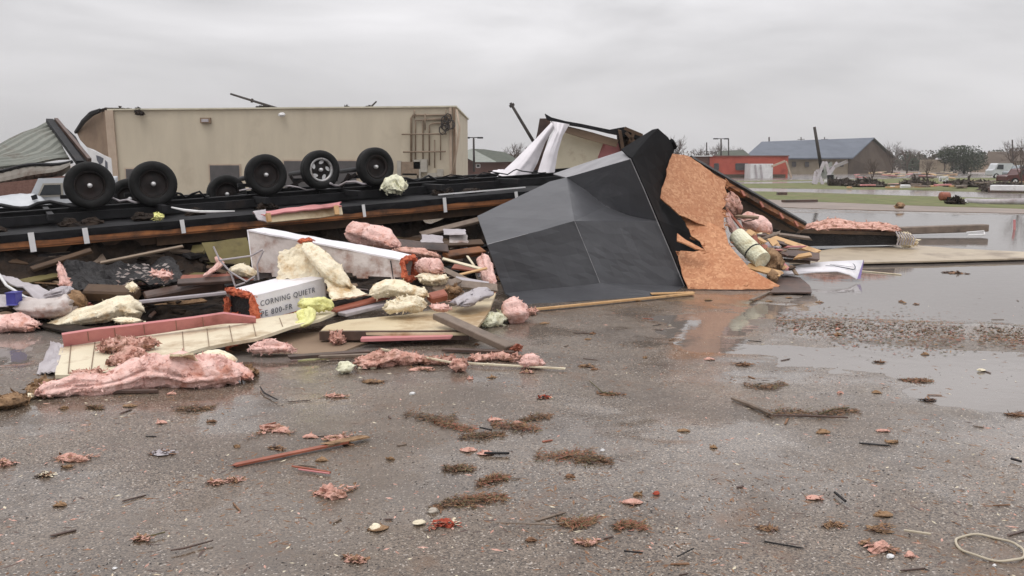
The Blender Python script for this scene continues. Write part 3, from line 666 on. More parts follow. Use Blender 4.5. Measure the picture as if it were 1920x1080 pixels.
# red building
Yr = 122
t = thing('red_building', (P(1394, 330, Yr).x, Yr, 0), 'low flat red painted building with pale doorway panel', 'building')
MB().box(P(1331, 300, Yr).x, P(1478, 300, Yr).x, Yr, Yr+16, 0, P(1400, 293, Yr).z).build('wall', M['redwall'], t)
MB().box(P(1270, 300, Yr).x, P(1331, 300, Yr).x, Yr+.3, Yr+16, 0, P(1300, 294, Yr).z).build('brick_wing', M['brick'], t)
MB().box(P(1265, 300, Yr).x, P(1335, 300, Yr).x, Yr-.3, Yr+16, P(1300, 293.4, Yr).z, P(1300, 291.5, Yr).z).build('white_fascia', M['white'], t)
MB().box(P(1331, 300, Yr).x, P(1479, 300, Yr).x, Yr-.2, Yr+16.2, P(1400, 293, Yr).z, P(1400, 291.4, Yr).z).build('parapet', M['brick'], t)
for x0, x1 in ((1380, 1402), (1340, 1347)):
    window(t, x0, 307, x1, 318, Yr-.1)
MB().box(P(1336, 300, Yr).x, P(1474, 300, Yr).x, Yr-.04, Yr-.004, 0, .5).build('base_course', M['gable'], t)
t2 = thing('pale_shed', (P(1430, 330, Yr-4).x, Yr-4, 0), 'pale blue white roofless shed panel in front of the red building', 'shed')
MB().box(P(1408, 300, Yr-4).x, P(1450, 300, Yr-4).x, Yr-4, Yr-1, 0, P(1400, 307, Yr-4).z).build('wall', M['white'], t2)
for x0 in (1416, 1426):
    MB().beam(P(x0, 309, Yr-4.15), P(x0+3, 334, Yr-4.15), .2, .12, up=(0, 1, 0)).build('brace', M['greyfacing'], t2)
MB().beam(P(1447, 312, Yr-4.3), P(1472, 302, Yr-4.3), .25, .2, up=(0, 1, 0)).build('brace', M['tan_trim'], t2)
MB().beam(P(1474, 302, Yr-4.5), P(1484, 333, Yr-4.5), .2, .2, up=(0, 1, 0)).build('brace', M['tan_trim'], t2)
# blue roofed building
Yb = 165
t = thing('blue_roofed_building', (P(1530, 322, Yb).x, Yb, 0), 'long building with blue grey metal roof and brown gable end', 'building')
gx = P(1592, 300, Yb).x; gz = P(1592, 298, Yb).z; zr = P(1630, 262, Yb+9).z
MB().box(P(1400, 300, Yb).x, gx, Yb+.3, Yb+18, 0, gz).build('front_wall', M['beigewall'], t)
ap = P(1634, 261.5, Yb+9); ev = P(1592, 297, Yb); er = P(1672, 297, Yb+14)
m_ = MB(); m_.prism([Vector((ev.x, Yb+.2, 0)), Vector((er.x, er.y, 0)), Vector((er.x, er.y, er.z)), ap, ev], (.1, .5, 0)); m_.build('gable_wall', M['gable'], t)
rl = P(1428, 268, Yb+9); el = P(1392, 298, Yb)
MB().prism([el+Vector((0, -.6, -.1)), ev+Vector((.5, -.6, -.1)), ap+Vector((.5, 0, .1)), rl], (0, 0, .25)).build('roof', M['blueroof'], t)
MB().prism([ap+Vector((.5, 0, .12)), er+Vector((.6, 0, .1)), er+Vector((.6, 3, .1)), ap+Vector((.5, 3, .1))], (0, 0, .25)).build('gable_trim', M['darkroof'], t)
for x0 in (1486, 1510, 1550, 1575): window(t, x0, 304, x0+6, 312, Yb+.1, .1)
t3 = thing('grey_shed', (P(1370, 322, 150).x, 150, 0), 'low grey roofed shed behind the red building', 'building')
MB().box(P(1345, 300, 150).x, P(1400, 300, 150).x, 150, 160, 0, P(1370, 296, 150).z).build('wall', M['beigewall'], t3)
MB().prism([P(1340, 296, 150), P(1412, 296, 150), P(1395, 282, 156), P(1350, 284, 156)], (0, .3, .1)).build('roof', M['darkroof'], t3)
# houses among the trees at right
for (x0, x1, y0, ya, yb, Y, wl, rf, lb) in [(1848, 1893, 305, 307, 285, 200, 'tan_trim', 'gable', 'low pinkish house left of the white van'), (1890, 1960, 300, 302, 284, 210, 'beigewall', 'gable', 'brown roofed house at the right edge'),
                                   (1757, 1784, 298, 299, 294, 190, 'beigewall', 'greyfacing', 'tiny pale house among the dark trees')]:
    t = thing('distant_house', (P((x0+x1)/2, 320, Y).x, Y, 0), lb, 'house')
    MB().box(P(x0, 300, Y).x, P(x1, 300, Y).x, Y, Y+8, 0, P(x0, ya, Y).z).build('wall', M[wl], t)
    MB().prism([P(x0-3, ya, Y-.5), P(x1+3, ya, Y-.5), P(x1-6, yb, Y+4), P(x0+6, yb, Y+4)], (0, .3, .1)).build('roof', M[rf], t)
# vehicles at right
def vehicle(px0, px1, Y, h, label, body, cat, kind='pickup', flip=False):
    a = P(px0, 320, Y).x; b = P(px1, 320, Y).x; L_ = b-a; t = thing('parked_'+kind, ((a+b)/2, Y, 0), label, cat)
    prof = {'pickup': [(0, .28), (0, .55), (.02, .58), (.24, .62), (.33, .96), (.56, 1.0), (.60, .64), (1, .62), (1, .28)],
            'van': [(0, .22), (0, .55), (.10, .62), (.2, .95), (.26, 1), (.9, 1), (.98, .9), (1, .22)]}[kind]
    f = (lambda u: 1-u) if flip else (lambda u: u)
    MB().prism([(a+f(u)*L_, Y-.9, v*h) for u, v in prof], (0, 1.8, 0)).build('body', M[body], t, bevel=.05)
    wx = ((.27, .35, .55, .57), (.66, .93, .95, .66)) if kind == 'pickup' else ((.17, .23, .5, .5), (.62, .93, .93, .62))
    MB().prism([(a+f(u)*L_, Y-.93, v*h) for u, v in zip(*wx)], (0, 1.86, 0)).build('side_window', M['glass'], t)
    for u in (.18, .82):
        w = MB().lathe((a+f(u)*L_, Y-.95, .34), (0, 1, 0), [(.02, 0), (.34, 0), (.36, .05), (.36, .2), (.02, .22)], 16).build('wheel', M['rubber'], t)
        MB().lathe((a+f(u)*L_, Y-.97, .34), (0, 1, 0), [(.01, 0), (.2, 0), (.2, .06)], 12).build('rim', M['hub'], w)
    MB().box(a+.02, a+.12, Y-.8, Y-.5, .5*h, .56*h).build('headlight', M['white'], t)
    return t
vehicle(1855, 1893, 118, 1.95, 'white van parked in the far lot at right', 'carwhite', 'van', 'van')
vehicle(1888, 1945, 104, 1.75, 'grey pickup parked in front of the white van', 'cargrey', 'pickup')
vehicle(1880, 1960, 82, 1.5, 'dark red pickup cut off by the right edge', 'carred', 'pickup')
# debris in the median
def board(x0, y0, x1, y1, w, h, mtl, label, group=None, z=.08, name='broken_board', rag=.03, cat='board', Y=None, seg=1, up=(0, 0, 1)):
    if Y is None: a = G(x0, y0, z); b = G(x1, y1, z)
    else: a = P(x0, y0, Y[0]); b = P(x1, y1, Y[1])
    lo = min(a.z, b.z)-h/2
    o_ = MB().beam(a, b, w, h, up, rag, seg).build(name, M[mtl], bevel=min(w, h)*.12)
    return tag(o_, label, cat, group)
gp = 'broken boards strewn over the far grass median'
random.seed(5)
for k in range(90):
    x = random.uniform(1600, 1780) if k < 55 else random.uniform(1560, 1920); y = random.uniform(322, 333) if k < 55 else random.uniform(338, 352)
    board(x, y, x+random.uniform(6, 34), y+random.uniform(-2, 2), .35, .12, random.choice(['paleplank', 'ply', 'pinkstrip', 'plank', 'plank', 'darkplank', 'darkplank']), 'broken board among the scattered boards on the far grass median', gp, z=random.uniform(.08, .45))
board(1680, 350, 1697, 349, .9, .25, 'white', 'short bright white panel lying on the median grass', z=.15)
board(1548, 340, 1578, 340, .8, .3, 'white', 'long white panel lying right of the tangle', z=.2)
board(1858, 352, 1925, 353, .5, .35, 'white', 'thin white panel on dark debris at right edge of median', z=.5)
board(1852, 356, 1925, 357, .9, .4, 'darkplank', 'long dark board under the white panel at right', z=.2)
for (x0_, x1_, y_, sd_, lb) in ((1698, 1748, 347.5, 1, 'dark twiggy heap at the slim street tree in the median'), (1778, 1852, 348, 2, 'long dark twiggy heap right of the bent white rack'), (1598, 1655, 348, 3, 'dark twiggy heap at the small left street tree'), (1850, 1925, 357, 4, 'dark heap under the long white panel at right'), (1560, 1596, 346, 5, 'low dark heap right of the torn metal tangle')):
    p0, p1 = G(x0_, y_, .15), G(x1_, y_, .15)
    tag(MB().lump([p0, p0.lerp(p1, .3)+Vector((0, .2, .1)), p0.lerp(p1, .7), p1], [(.5, .12), (.9, .32), (.8, .28), (.4, .12)], sd_, .9, 2, fuzz=500, fl=.4).build('brush_heap', M['bark']), lb, 'brush heap')
board(1468, 377, 1530, 376, .3, .12, 'darkplank', 'dark log lying on the near verge', z=.12)
board(1458, 363, 1474, 363, .5, .2, 'darkplank', 'short dark log at the wet road edge', z=.12)
t = thing('bent_white_rack', G(1768, 349), 'white bent frame standing on the median right of the slim tree', 'frame')
for x0, y0, x1, y1 in ((1762, 333, 1776, 332), (1776, 332, 1773, 349), (1762, 338, 1775, 340), (1762, 333, 1763, 340)): MB().beam(P(x0, y0, G(1768, 349).y), P(x1, y1, G(1768, 349).y), .18, .18, up=(0, 1, 0)).build('bar', M['white'], t)
cy = G(1850, 384).y
t = thing('culvert_pipe', G(1852, 384), 'long pale pipe lying on the verge at right', 'pipe')
MB().tube([P(1812, 378, cy+2), P(1850, 379.5, cy), P(1925, 378.5, cy-.5)], .17, 12).build('barrel', M['greyfacing'], t, True)
for xx in (1800, 1811, 1918): 
    MB().tube([P(xx-3, 384, cy+1), P(xx, 376, cy+1), P(xx+4, 385, cy+1)], .05, 6).build('hoop', M['white'], t, True)
t = thing('red_barrel', G(1770, 378), 'red cylinder lying at the left end of the dark bush on verge', 'barrel')
bb = G(1770, 378)
MB().lathe(bb+Vector((-.2, 0, .28)), (1, .15, 0), [(.02, 0), (.2, 0), (.22, .02), (.22, .45), (.2, .47), (.02, .47)], 20).build('drum', M['redwood'], t, True)
m_ = MB().lump([G(1780, 378, .15), G(1800, 379, .15)], [(.3, .2), (.3, .16)], 4, .6, 2, fuzz=220, fl=.2)
tag(m_.build('dark_bush', M['darkmess']), 'dark torn bush between red barrel and pale pipe', 'bush')
tag(MB().lump([G(1680, 387, .12), G(1693, 387, .12)], [(.2, .14), (.2, .12)], 6, .4, 2).build('mud_clod', M['brownlump']), 'pale topped clod at the near verge edge', 'clod')
# ================================================================ TAN BUILDING AND WRECKED ROOF AT LEFT
Yt = 50
t = thing('tan_building', (P(530, 330, Yt).x, Yt, 0), 'long flat roofed tan building behind the overturned trailer home', 'building')
xl, xr = P(210, 300, Yt).x, P(854, 300, Yt).x
zl, zr2 = P(210, 207, Yt).z, P(857, 201, Yt).z
MB().prism([(xl, Yt, 0), (xr, Yt, 0), (xr, Yt, zr2), (xl, Yt, zl)], (0, 14, 0)).build('wall', M['tan'], t)
MB().prism([(xl-.05, Yt-.12, zl), (xr+.1, Yt-.12, zr2), (xr+.1, Yt-.12, zr2+.08), (xl-.05, Yt-.12, zl+.08)], (0, 14.3, 0)).build('roof_edge', M['cap'], t)
MB().beam((xl+.15, Yt-.08, 0), (xl+.05, Yt-.08, zl), .45, .12, up=(0, 1, 0)).build('corner_trim', M['tan_trim'], t)
MB().beam((xr-.25, Yt-.05, 0), (xr-.25, Yt-.05, zr2), .14, .1, up=(0, 1, 0)).build('corner_trim', M['tan_trim'], t)
MB().beam((xr-.05, Yt-.05, 0), (xr-.05, Yt-.05, zr2), .14, .12, up=(0, 1, 0)).build('corner_trim', M['brownwall'], t)
for x0, x1, y0 in ((237, 252, 317), (394, 449, 310), (533, 668, 302)):
    a = P(x0, y0, Yt); b = P(x1, y0, Yt)
    f = MB().prism([(a.x-.08, Yt-.06, .02), (b.x+.08, Yt-.06, .02), (b.x+.08, Yt-.06, b.z+.08), (a.x-.08, Yt-.06, a.z+.08)], (0, .055, 0)).build('door_frame', M['tan_trim'], t)
    MB().prism([(a.x, Yt-.09, .02), (b.x, Yt-.09, .02), (b.x, Yt-.09, b.z), (a.x, Yt-.09, a.z)], (0, .026, 0)).build('door_panel', M['doorgrey'], f)
f = MB().box(P(377, 220, Yt).x, P(396, 220, Yt).x, Yt-.2, Yt-.01, P(377, 231, Yt).z, P(377, 221, Yt).z).build('wall_light', M['brownwall'], t)
MB().box(P(380, 220, Yt).x, P(393, 220, Yt).x, Yt-.23, Yt-.205, P(377, 229, Yt).z, P(377, 223.5, Yt).z).build('lens', M['greyfacing'], f)
MB().lump([P(523, 216, Yt-.3), P(534, 215, Yt-.2)], [(.1, .1), (.12, .12)], 1, .3, 4, ground=False).build('camera_dome', M['white'], t)
MB().lump([P(254, 209, Yt-.3), P(270, 214, Yt-.25)], [(.12, .14), (.1, .12)], 2, .6, 5, ground=False, fuzz=30, fl=.2).build('hanging_scrap', M['darkmess'], t)
for k, (x0, x1) in enumerate(((188, 250), (255, 262), (480, 506), (648, 654), (690, 696))):
    MB().lump([P(x0, 206 if x0 < 300 else 201.5, Yt+.2), P(x1, 205 if x0 < 300 else 202, Yt+.4)], [(.1, .09), (.1, .07)], k+20, .8, 4, ground=False, fuzz=40, fl=.15).build('roof_scrap', M['darkmess'], t)
def pipe(pts, r=.06, y=.12, m='pipe', nm='pipe'):
    MB().tube([P(x, yy, Yt-y) for x, yy in pts], r, 8).build(nm, M[m], t, True)
pipe([(771, 312), (771, 222), (774, 216), (846, 216)]); pipe([(779, 312), (779, 226), (846, 221)], .045); pipe([(793, 308), (793, 228), (796, 224), (838, 224)], .045)
pipe([(805, 310), (805, 235), (812, 231), (842, 231)], .045); pipe([(815, 315), (815, 262)], .035); pipe([(797, 212), (797, 244)], .04, .2); pipe([(777, 206), (777, 222)], .05, .2); pipe([(836, 206), (836, 224)], .04, .2)
pipe([(753, 252), (838, 251)], .04, .22); pipe([(756, 285), (836, 284)], .045, .22); pipe([(826, 300), (826, 250), (836, 246)], .03)
pipe([(856, 205), (862, 240), (858, 275), (846, 335)], .05, .3, 'tan_trim', 'downspout'); pipe([(854, 232), (857, 262), (852, 330)], .04, .35, 'tan_trim', 'downspout')
m_ = MB(); random.seed(3)
for k in range(7):
    c = (836+random.uniform(-6, 10), 228+random.uniform(-8, 20)); m_.tube([P(c[0]+7*math.cos(a*.9), c[1]+9*math.sin(a*.9), Yt-.3-.02*k) for a in range(8)], .035, 5)
m_.build('cable_bundle', M['polewood'], t)
for (x0, x1, y0, y1, m) in ((753, 785, 304, 328, 'pipe'), (786, 788, 304, 340, 'elbox'), (789, 800, 299, 322, 'elbox'), (755, 781, 326, 345, 'beigewall'), (802, 818, 325, 342, 'elbox'), (745, 751, 302, 345, 'elbox'), (820, 830, 318, 330, 'elbox'), (776, 787, 300, 316, 'elbox')):
    MB().prism([P(x0, y1, Yt-.3), P(x1, y1, Yt-.3), P(x1, y0, Yt-.3), P(x0, y0, Yt-.3)], (0, .28, 0)).build('electrical_box', M[m], t, bevel=.02)
A = (P(210, 207, 50.2), P(208, 297, 50.2), P(146, 245, 54))
plane_poly(A, [(210, 206), (190, 207), (172, 214), (158, 226), (143, 247), (150, 262), (163, 276), (190, 288), (208, 298)], .25, 1.0, .12).build('broken_side_wall', M['brownwall'], t)
m_ = MB().tube([P(188, 207, 51), P(172, 213, 51.4), P(157, 227, 52.6), (P(142, 248, 54))], [.12, .16, .14, .1], 6); m_.build('torn_roof_lip', M['blackmetal'], t)
# white panel with grey marks
A = (P(165, 278, 38), P(208, 297, 38), P(170, 310, 38))
t = thing('printed_white_sheet', P(190, 330, 38), 'white sheet with grey marks between black frame and tan building', 'sheet')
plane_poly(A, [(163, 276), (208, 297), (211, 330), (186, 318), (170, 305)], .04).build('sheet', M['white'], t)
A2 = tuple(p+Vector((0, -.02, 0)) for p in A)
plane_poly(A2, [(180, 291), (187, 293), (194, 297), (192, 305), (187, 309), (182, 301)], .01).build('mark', M['marks'], t)
plane_poly(A2, [(197, 300), (201, 304), (202, 320), (197, 317)], .01).build('mark', M['marks'], t)
# crumpled ribbed roof
t = thing('crumpled_metal_roof', (P(30, 330, 26).x, 26, 0), 'fallen grey ribbed metal roof with curled lower sheet at the left edge', 'roof sheet')
a, b, c, d_ = P(-90, 318, 24), P(-60, 330, 23), P(136, 294, 26), P(92, 229, 28)
def rib_sheet(ca, cb, cc, cd, n, amp, name, bend=0):
    m = MB(); top = []; nv = 8
    nrm = (cb-ca).cross(cd-ca).normalized()
    if nrm.y > 0: nrm = -nrm
    nu = n*6
    for j in range(nv+1):
        for i in range(nu+1):
            u = i/nu; v = j/nv; p = ca.lerp(cb, v).lerp(cd.lerp(cc, v), 0)
            p = ca.lerp(cd, v).lerp(cb.lerp(cc, v), u)
            ph = (i % 6); h = amp if ph in (0, 1) else 0
            h += bend*math.sin(v*math.pi)+.25*noise.noise(Vector((u*2.5, v*2.5, 3)))
            top.append(p+nrm*h)
    w = nu+1; k = len(top)
    fs = [(j*w+i, j*w+i+1, (j+1)*w+i+1, (j+1)*w+i) for j in range(nv) for i in range(nu)]
    m.add(top+[p-nrm*.02 for p in top], fs+[tuple(x+k for x in reversed(f)) for f in fs])
    return m.build(name, M['ribroof'], t)
rib_sheet(P(-120, 330, 24), P(-40, 325, 23.5), P(132, 301, 25.5), P(92, 230, 28), 9, .06, 'ribbed_sheet')
rib_sheet(P(-60, 345, 23), P(-60, 300, 24), P(90, 234, 28), P(133, 303, 25.3), 1, 0, 'edge_flashing') if False else None
# curled lower sheet
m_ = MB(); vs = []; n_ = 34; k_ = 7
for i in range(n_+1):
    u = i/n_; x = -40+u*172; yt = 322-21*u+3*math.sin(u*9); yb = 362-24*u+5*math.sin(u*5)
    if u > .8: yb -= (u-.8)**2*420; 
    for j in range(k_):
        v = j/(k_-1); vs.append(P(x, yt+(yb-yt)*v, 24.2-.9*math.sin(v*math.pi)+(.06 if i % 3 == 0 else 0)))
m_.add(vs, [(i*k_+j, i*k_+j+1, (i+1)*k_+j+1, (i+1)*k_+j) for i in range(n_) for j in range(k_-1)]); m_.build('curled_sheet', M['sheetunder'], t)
m_ = MB(); vs = []
for i in range(n_+1):
    u = i/n_; x = -40+u*176; y0 = 325-22*u+3*math.sin(u*9)
    vs.append(P(x, y0-1, 23.9))
m_.tube(vs, .05, 5).build('dark_lip', M['blackmetal'], t)
A = (P(92, 227, 27.9), P(165, 300, 25.4), P(125, 300, 25.6))
t2 = thing('black_roof_frame', P(150, 330, 26), 'black twisted steel frame standing on edge right of the ribbed roof', 'frame')
plane_poly(A, [(91, 226), (106, 224), (128, 243), (142, 256), (152, 274), (163, 291), (172, 304), (160, 312), (142, 298), (124, 278), (112, 252)], .22, .6, .07).build('web', M['blackmetal'], t2)
MB().beam(P(93, 226, 27.6), P(150, 305, 25), .2, .12).build('flange', M['blackmetal'], t2)
MB().beam(P(105, 224, 27.6), P(168, 300, 25.2), .1, .1).build('flange', M['darkplank'], t2)
tag(MB().sheet([P(122, 318, 24.6), P(170, 306, 25.2), P(176, 330, 24.2), P(125, 345, 24)], 14, 8, .25, 1.2, .1, .03, 8).build('bent_sheet', M['ribroof']), 'bent grey sheet scrap right of the curled roof above the left wheel', 'metal sheet')
tag(MB().prism([P(-80, 372, 22.8), P(118, 366, 23.2), P(118, 330, 23.2), P(-80, 352, 22.8)], (0, .6, 0)).build('brick_wall', M['brick']), 'low stretch of red brick wall under the curled roof sheet', 'wall')
# wrecked pale pickup
t = thing('wrecked_pickup', (P(40, 380, 19).x, 19, 0), 'silver white pickup crushed behind the trailer frame at left', 'pickup')
Yp = 18.6
def quad(pts, y, dep, nm, m, par=t, bev=0): return MB().prism([P(a_, b_, y) for a_, b_ in pts], (0, dep, 0)).build(nm, M[m], par, bevel=bev)
MB().prism([P(58, 372, Yp), P(74, 338, Yp), P(150, 336, Yp), P(150, 420, Yp), P(62, 420, Yp)], (0, 1.7, 0)).build('cab', M['carwhite'], t, bevel=.04)
w_f = quad([(69, 370), (80, 344), (117, 343), (118, 368)], Yp-.02, .015, 'window', 'elbox'); quad([(74, 366), (83, 347), (113, 346), (114, 365)], Yp-.035, .012, 'pane', 'glass', w_f)
MB().sheet([P(-60, 372, Yp-.4), P(62, 362, Yp), P(112, 396, Yp-.5), P(-60, 404, Yp-1.1)], 20, 10, .12, 1.3, .05, .04, 9, fold=.12).build('hood', M['carwhite'], t, True)
quad([(-60, 395), (118, 385), (120, 420), (-60, 430)], Yp-.9, .2, 'fender', 'cargrey')
MB().beam(P(0, 385, Yp-1.2), P(60, 398, Yp-1.25), .05, .06).build('trim_strip', M['white'], t)
MB().beam(P(63, 366, Yp-.3), P(66, 374, Yp-.3), .05, .1).build('mirror', M['blackmetal'], t)

# ================================================================ OVERTURNED TRAILER HOME
dT = Vector((.8725, .4886, 0)); nT = Vector((-.4886, .8725, 0)); oT = Vector((-6.93, 12.0, 0))
def T(s_, off, z): return oT+dT*s_+nT*off+Vector((0, 0, z))
def zd(s_): return 1.03+.0575*s_
def zb(s_): return 1.27+.056*s_
t = thing('overturned_trailer_home', T(4, 1.8, 0), 'long mobile home lying on its roof with black underbelly and wheels up', 'trailer')
S0, S1 = -3.2, 11.2
m_ = MB(); nn = 60; vs = []
for i in range(nn+1):                                   # black belly wrap over the rim and across the deck
    s_ = S0+(S1-S0)*i/nn; w = .03*noise.noise(Vector((s_*1.3, 0, 2)))
    bot = .10+.035*noise.noise(Vector((s_*2.1, 5, 2)))
    for off, dz in ((-.006, -bot-.01), (-.012+w*.3, -bot*.5), (-.012, -.004), (.25, .012+w*.6), (.8, .0+w*1.2), (3.8, .02)):
        vs.append(T(s_, off, zd(s_)+dz))
m_.add(vs, [(i*6+j, i*6+j+1, (i+1)*6+j+1, (i+1)*6+j) for i in range(nn) for j in range(5)]).build('belly_wrap', M['wrap'], t)
m_ = MB()
def Tbox(m, s0, s1, o0, o1, z0, z1, zf=zd): m.prism([T(s0, o0, zf(s0)+z0), T(s1, o0, zf(s1)+z0), T(s1, o1, zf(s1)+z0), T(s0, o1, zf(s0)+z0)], ((T(s0, o0, z1)-T(s0, o0, z0)))); return m
Tbox(m_, S0, S1, .0, .05, -.185, -.01).build('rim_board', M['rimboard'], t)
Tbox(MB(), S0, S1, .055, 3.8, -.19, -.03).build('floor_deck', M['joist'], t)
Tbox(MB(), 2.0, S1, .18, .22, -.36, -.195).build('inner_board', M['joist'], t)
Tbox(MB(), S0, 3.2, .25, .29, -.34, -.195).build('inner_board', M['joist'], t)
Tbox(MB(), S0, S1, .02, .07, -.215, -.192).build('pale_edge', M['rimboard'], t)
for off in (1.45, 3.1):
    m_ = MB(); Tbox(m_, S0, S1, off-.06, off+.06, -.02, 0, zb); Tbox(m_, S0, S1, off-.06, off+.06, -.27, -.25, zb); Tbox(m_, S0, S1, off-.01, off+.01, -.25, -.02, zb)
    m_.build('chassis_beam', M['blackmetal'], t)
Tbox(MB(), S0, S1, 1.2, 1.28, -.2, -.07, zb).build('side_rail', M['blackmetal'], t)
for k in range(9):
    s_ = -2.5+k*1.55
    Tbox(MB(), s_, s_+.08, .5, 3.7, -.12, -.03, zb).build('crossmember', M['blackmetal'], t)
def wheel(c, ax, R_, rim, hubm):
    W = .2
    rm = MB().lathe(c, ax, [(R_*.60, W*.34), (R_*.58, W*.25), (R_*.54, W*.06), (R_*.5, -W*.02), (R_*.30, W*.02), (R_*.12, W*.10), (.001, W*.12)], 30)
    w = rm.build('wheel', M['rustrim'], t, True)
    if rim == 'spoke':
        m = MB(); A_ = Vector(ax).normalized(); e1 = A_.cross(Vector((0, 0, 1))).normalized(); e2 = e1.cross(A_)
        for k in range(5):                               # bright plates in a bright rim; light through five open windows is painted on
            an = R(90+72*k+10); pts = []
            for q in range(10):
                aa = 2*math.pi*q/10; rr = .10*R_*(1.25+.4*math.sin(aa)); 
                ce = (e1*math.cos(an)+e2*math.sin(an))*R_*.40
                pts.append(Vector(c)+ce+(e1*math.cos(aa+an)+e2*math.sin(aa+an))*.115*R_+A_*(W*.06)+(e1*-math.sin(an)+e2*math.cos(an))*math.cos(aa)*.02)
            m.prism(pts, A_*.006)
        m.build('rim_light_plate', M['hub'], w)
    if rim == 'spoke2' or rim == 'spoke':
        MB().lathe(c, ax, [(R_*.62, W*.40), (R_*.50, W*.33), (R_*.49, W*.2), (R_*.61, W*.2)], 30, True).build('rim', M['alloy' if rim == 'spoke' else 'rustrim'], w, True)
    else:
        MB().lathe(c, ax, [(R_*.61, W*.38), (R_*.57, W*.36), (R_*.55, W*.2), (R_*.6, W*.2)], 30, True).build('rim', M['rustrim'], w, True)
    pr = [(R_*.60, W*.36), (R_*.66, W*.47), (R_*.80, W*.52), (R_*.92, W*.47), (R_*.985, W*.36), (R_, W*.22), (R_*.985, W*.20), (R_, W*.17), (R_, .01), (R_*.985, 0), (R_, -.01), (R_, -W*.17), (R_*.985, -W*.2), (R_, -W*.22), (R_*.985, -W*.36), (R_*.9, -W*.48), (R_*.7, -W*.5), (R_*.60, -W*.36)]
    MB().lathe(c, ax, pr, 40, True).build('tyre', M['rubber'], w, True)
    MB().lathe(Vector(c)+Vector(ax).normalized()*W*.12, ax, [(.001, .06), (R_*.085, .055), (R_*.10, .02), (R_*.10, -.02)], 14).build('hub_cap', M['hub'], w, True)
    return w
axl = (-nT+Vector((0, 0, .05))).normalized()
hubs = [(168, 348, 13.6, 'dark', .36, 0), (287, 345, 14.1, 'dark', .36, 0), (498, 328, 14.95, 'dark', .345, 0), (600, 318.5, 15.4, 'spoke', .335, .05), (703, 313, 15.9, 'spoke2', .345, .12)]
for x, y, Y, kind, R_, tw in hubs:
    c = P(x, y, Y); ax = (Matrix.Rotation(tw, 3, 'Z') @ axl)
    wheel(c, ax, R_, kind, 'hub')
    far = c-axl*2.0
    MB().tube([c-axl*.12, far+axl*.12], .045, 10).build('axle', M['blackmetal'], t, True)
    MB().beam(c-axl*.3+dT*-.4+Vector((0, 0, -.16)), c-axl*.3+dT*.4+Vector((0, 0, -.16)), .07, .06).build('leaf_spring', M['blackmetal'], t)
    MB().beam(c-axl*.3+Vector((0, 0, -.02)), c-axl*.3+Vector((0, 0, -.42)), .09, .14).build('spring_hanger', M['blackmetal'], t)
for c in (P(243, 373, 15.4), P(425, 364, 16.2)): wheel(c, axl, .35, 'dark', 'hub')
for x0, y0, x1, y1, Y in ((540, 352, 580, 330, 15.4), (640, 345, 668, 326, 15.9), (545, 330, 560, 352, 15.5), (655, 325, 640, 352, 15.8)):
    MB().beam(P(x0, y0, Y), P(x1, y1, Y), .06, .05).build('spring_link', M['rustrim'], t)
random.seed(15)
for k in range(9):
    s_ = -1+k*1.15+random.uniform(-.3, .3); L_ = random.uniform(.5, 1.4); o1 = random.uniform(.9, 1.5)
    pts = [T(s_+L_*q/8, o1+.12*math.sin(q*1.3+k), zb(s_+L_*q/8)+.015+.10*abs(math.sin(q*.8+k))*(1 if q < 7 else 0)) for q in range(9)]
    MB().tube(pts, random.choice((.012, .02, .03)), 6).build('loose_hose', M[random.choice(['blackmetal', 'rustrim', 'blackmetal', 'greyfacing'])], t, True)
for k in range(14):
    s_ = -1+random.random()*9; w_q = random.uniform(.05, .2)
    MB().lump([T(s_, .6, zd(s_)+.03), T(s_+w_q, .7, zd(s_)+.05), T(s_+w_q*2, .6, zd(s_)+.03)], [(w_q*.5, .03), (w_q, .06), (w_q*.5, .03)], k, .8, 5, ground=False, fuzz=20, fl=.05).build('mud_clump', M['darkmess'], t)
# white straps over the rim
for x, y0, y1, w in ((55, 437, 472, .075), (158, 424, 452, .07), (340, 404, 428, .06), (681, 386, 408, .05), (833, 362, 388, .06), (966, 352, 366, .06)):
    s_ = None
    for q in range(0, 1200):
        ss = -2+q*.01; pt = T(ss, -.05, 0)
        if 960+pt.x/pt.y*FPX*(1.0) >= x: s_ = ss; break
    z0 = zd(s_)
    m_ = MB().beam(T(s_, -.055, z0+.01), T(s_+.02, -.06, z0-(y1-y0)/FPX*T(s_, 0, 0).y), w, .008, up=nT)
    m_.build('white_strap', M['white'], t)
tag(MB().tube([P(322, 389, 13.4), P(345, 394, 13.2), P(375, 397, 13.2), P(404, 397, 13.3), P(440, 396, 13.5)], [.012, .02, .02, .018, .008], 6).build('white_strip', M['white']), 'thin white strip lying on the black wrap below the second wheel', 'strip')
tag(MB().beam(T(6.6, .2, zd(6.6)+.05), T(8.3, .15, zd(8.3)+.06), .04, .02).build('white_strip', M['white']), 'thin pale strip on the black wrap left of the membrane slab', 'strip')
tag(MB().lump([P(720, 352, 15.7), P(742, 348, 15.8), P(752, 356, 15.7)], [(.1, .09), (.16, .17), (.1, .08)], 31, .5, 4, ground=False, fuzz=60, fl=.06).build('foam_scrap', M['greenfoam']), 'pale green foam scrap at the foot of the right wheel', 'foam')
tag(MB().lump([T(-.9, .25, zd(-.9)+.06), T(-.1, .15, zd(-.1)+.06)], [(.12, .08), (.12, .08)], 33, .4, 4, ground=False, fuzz=60, fl=.05).build('foam_scrap', M['creamfoam']), 'cream foam piece on the black wrap at the left edge', 'foam')
tag(MB().lump([P(290, 408, 12.9), P(305, 405, 13)], [(.05, .04), (.06, .04)], 34, .9, 6, ground=False, fuzz=30, fl=.05).build('foam_scrap', M['yellowfoam']), 'tiny yellow foam bit on the black wrap below the second wheel', 'foam')
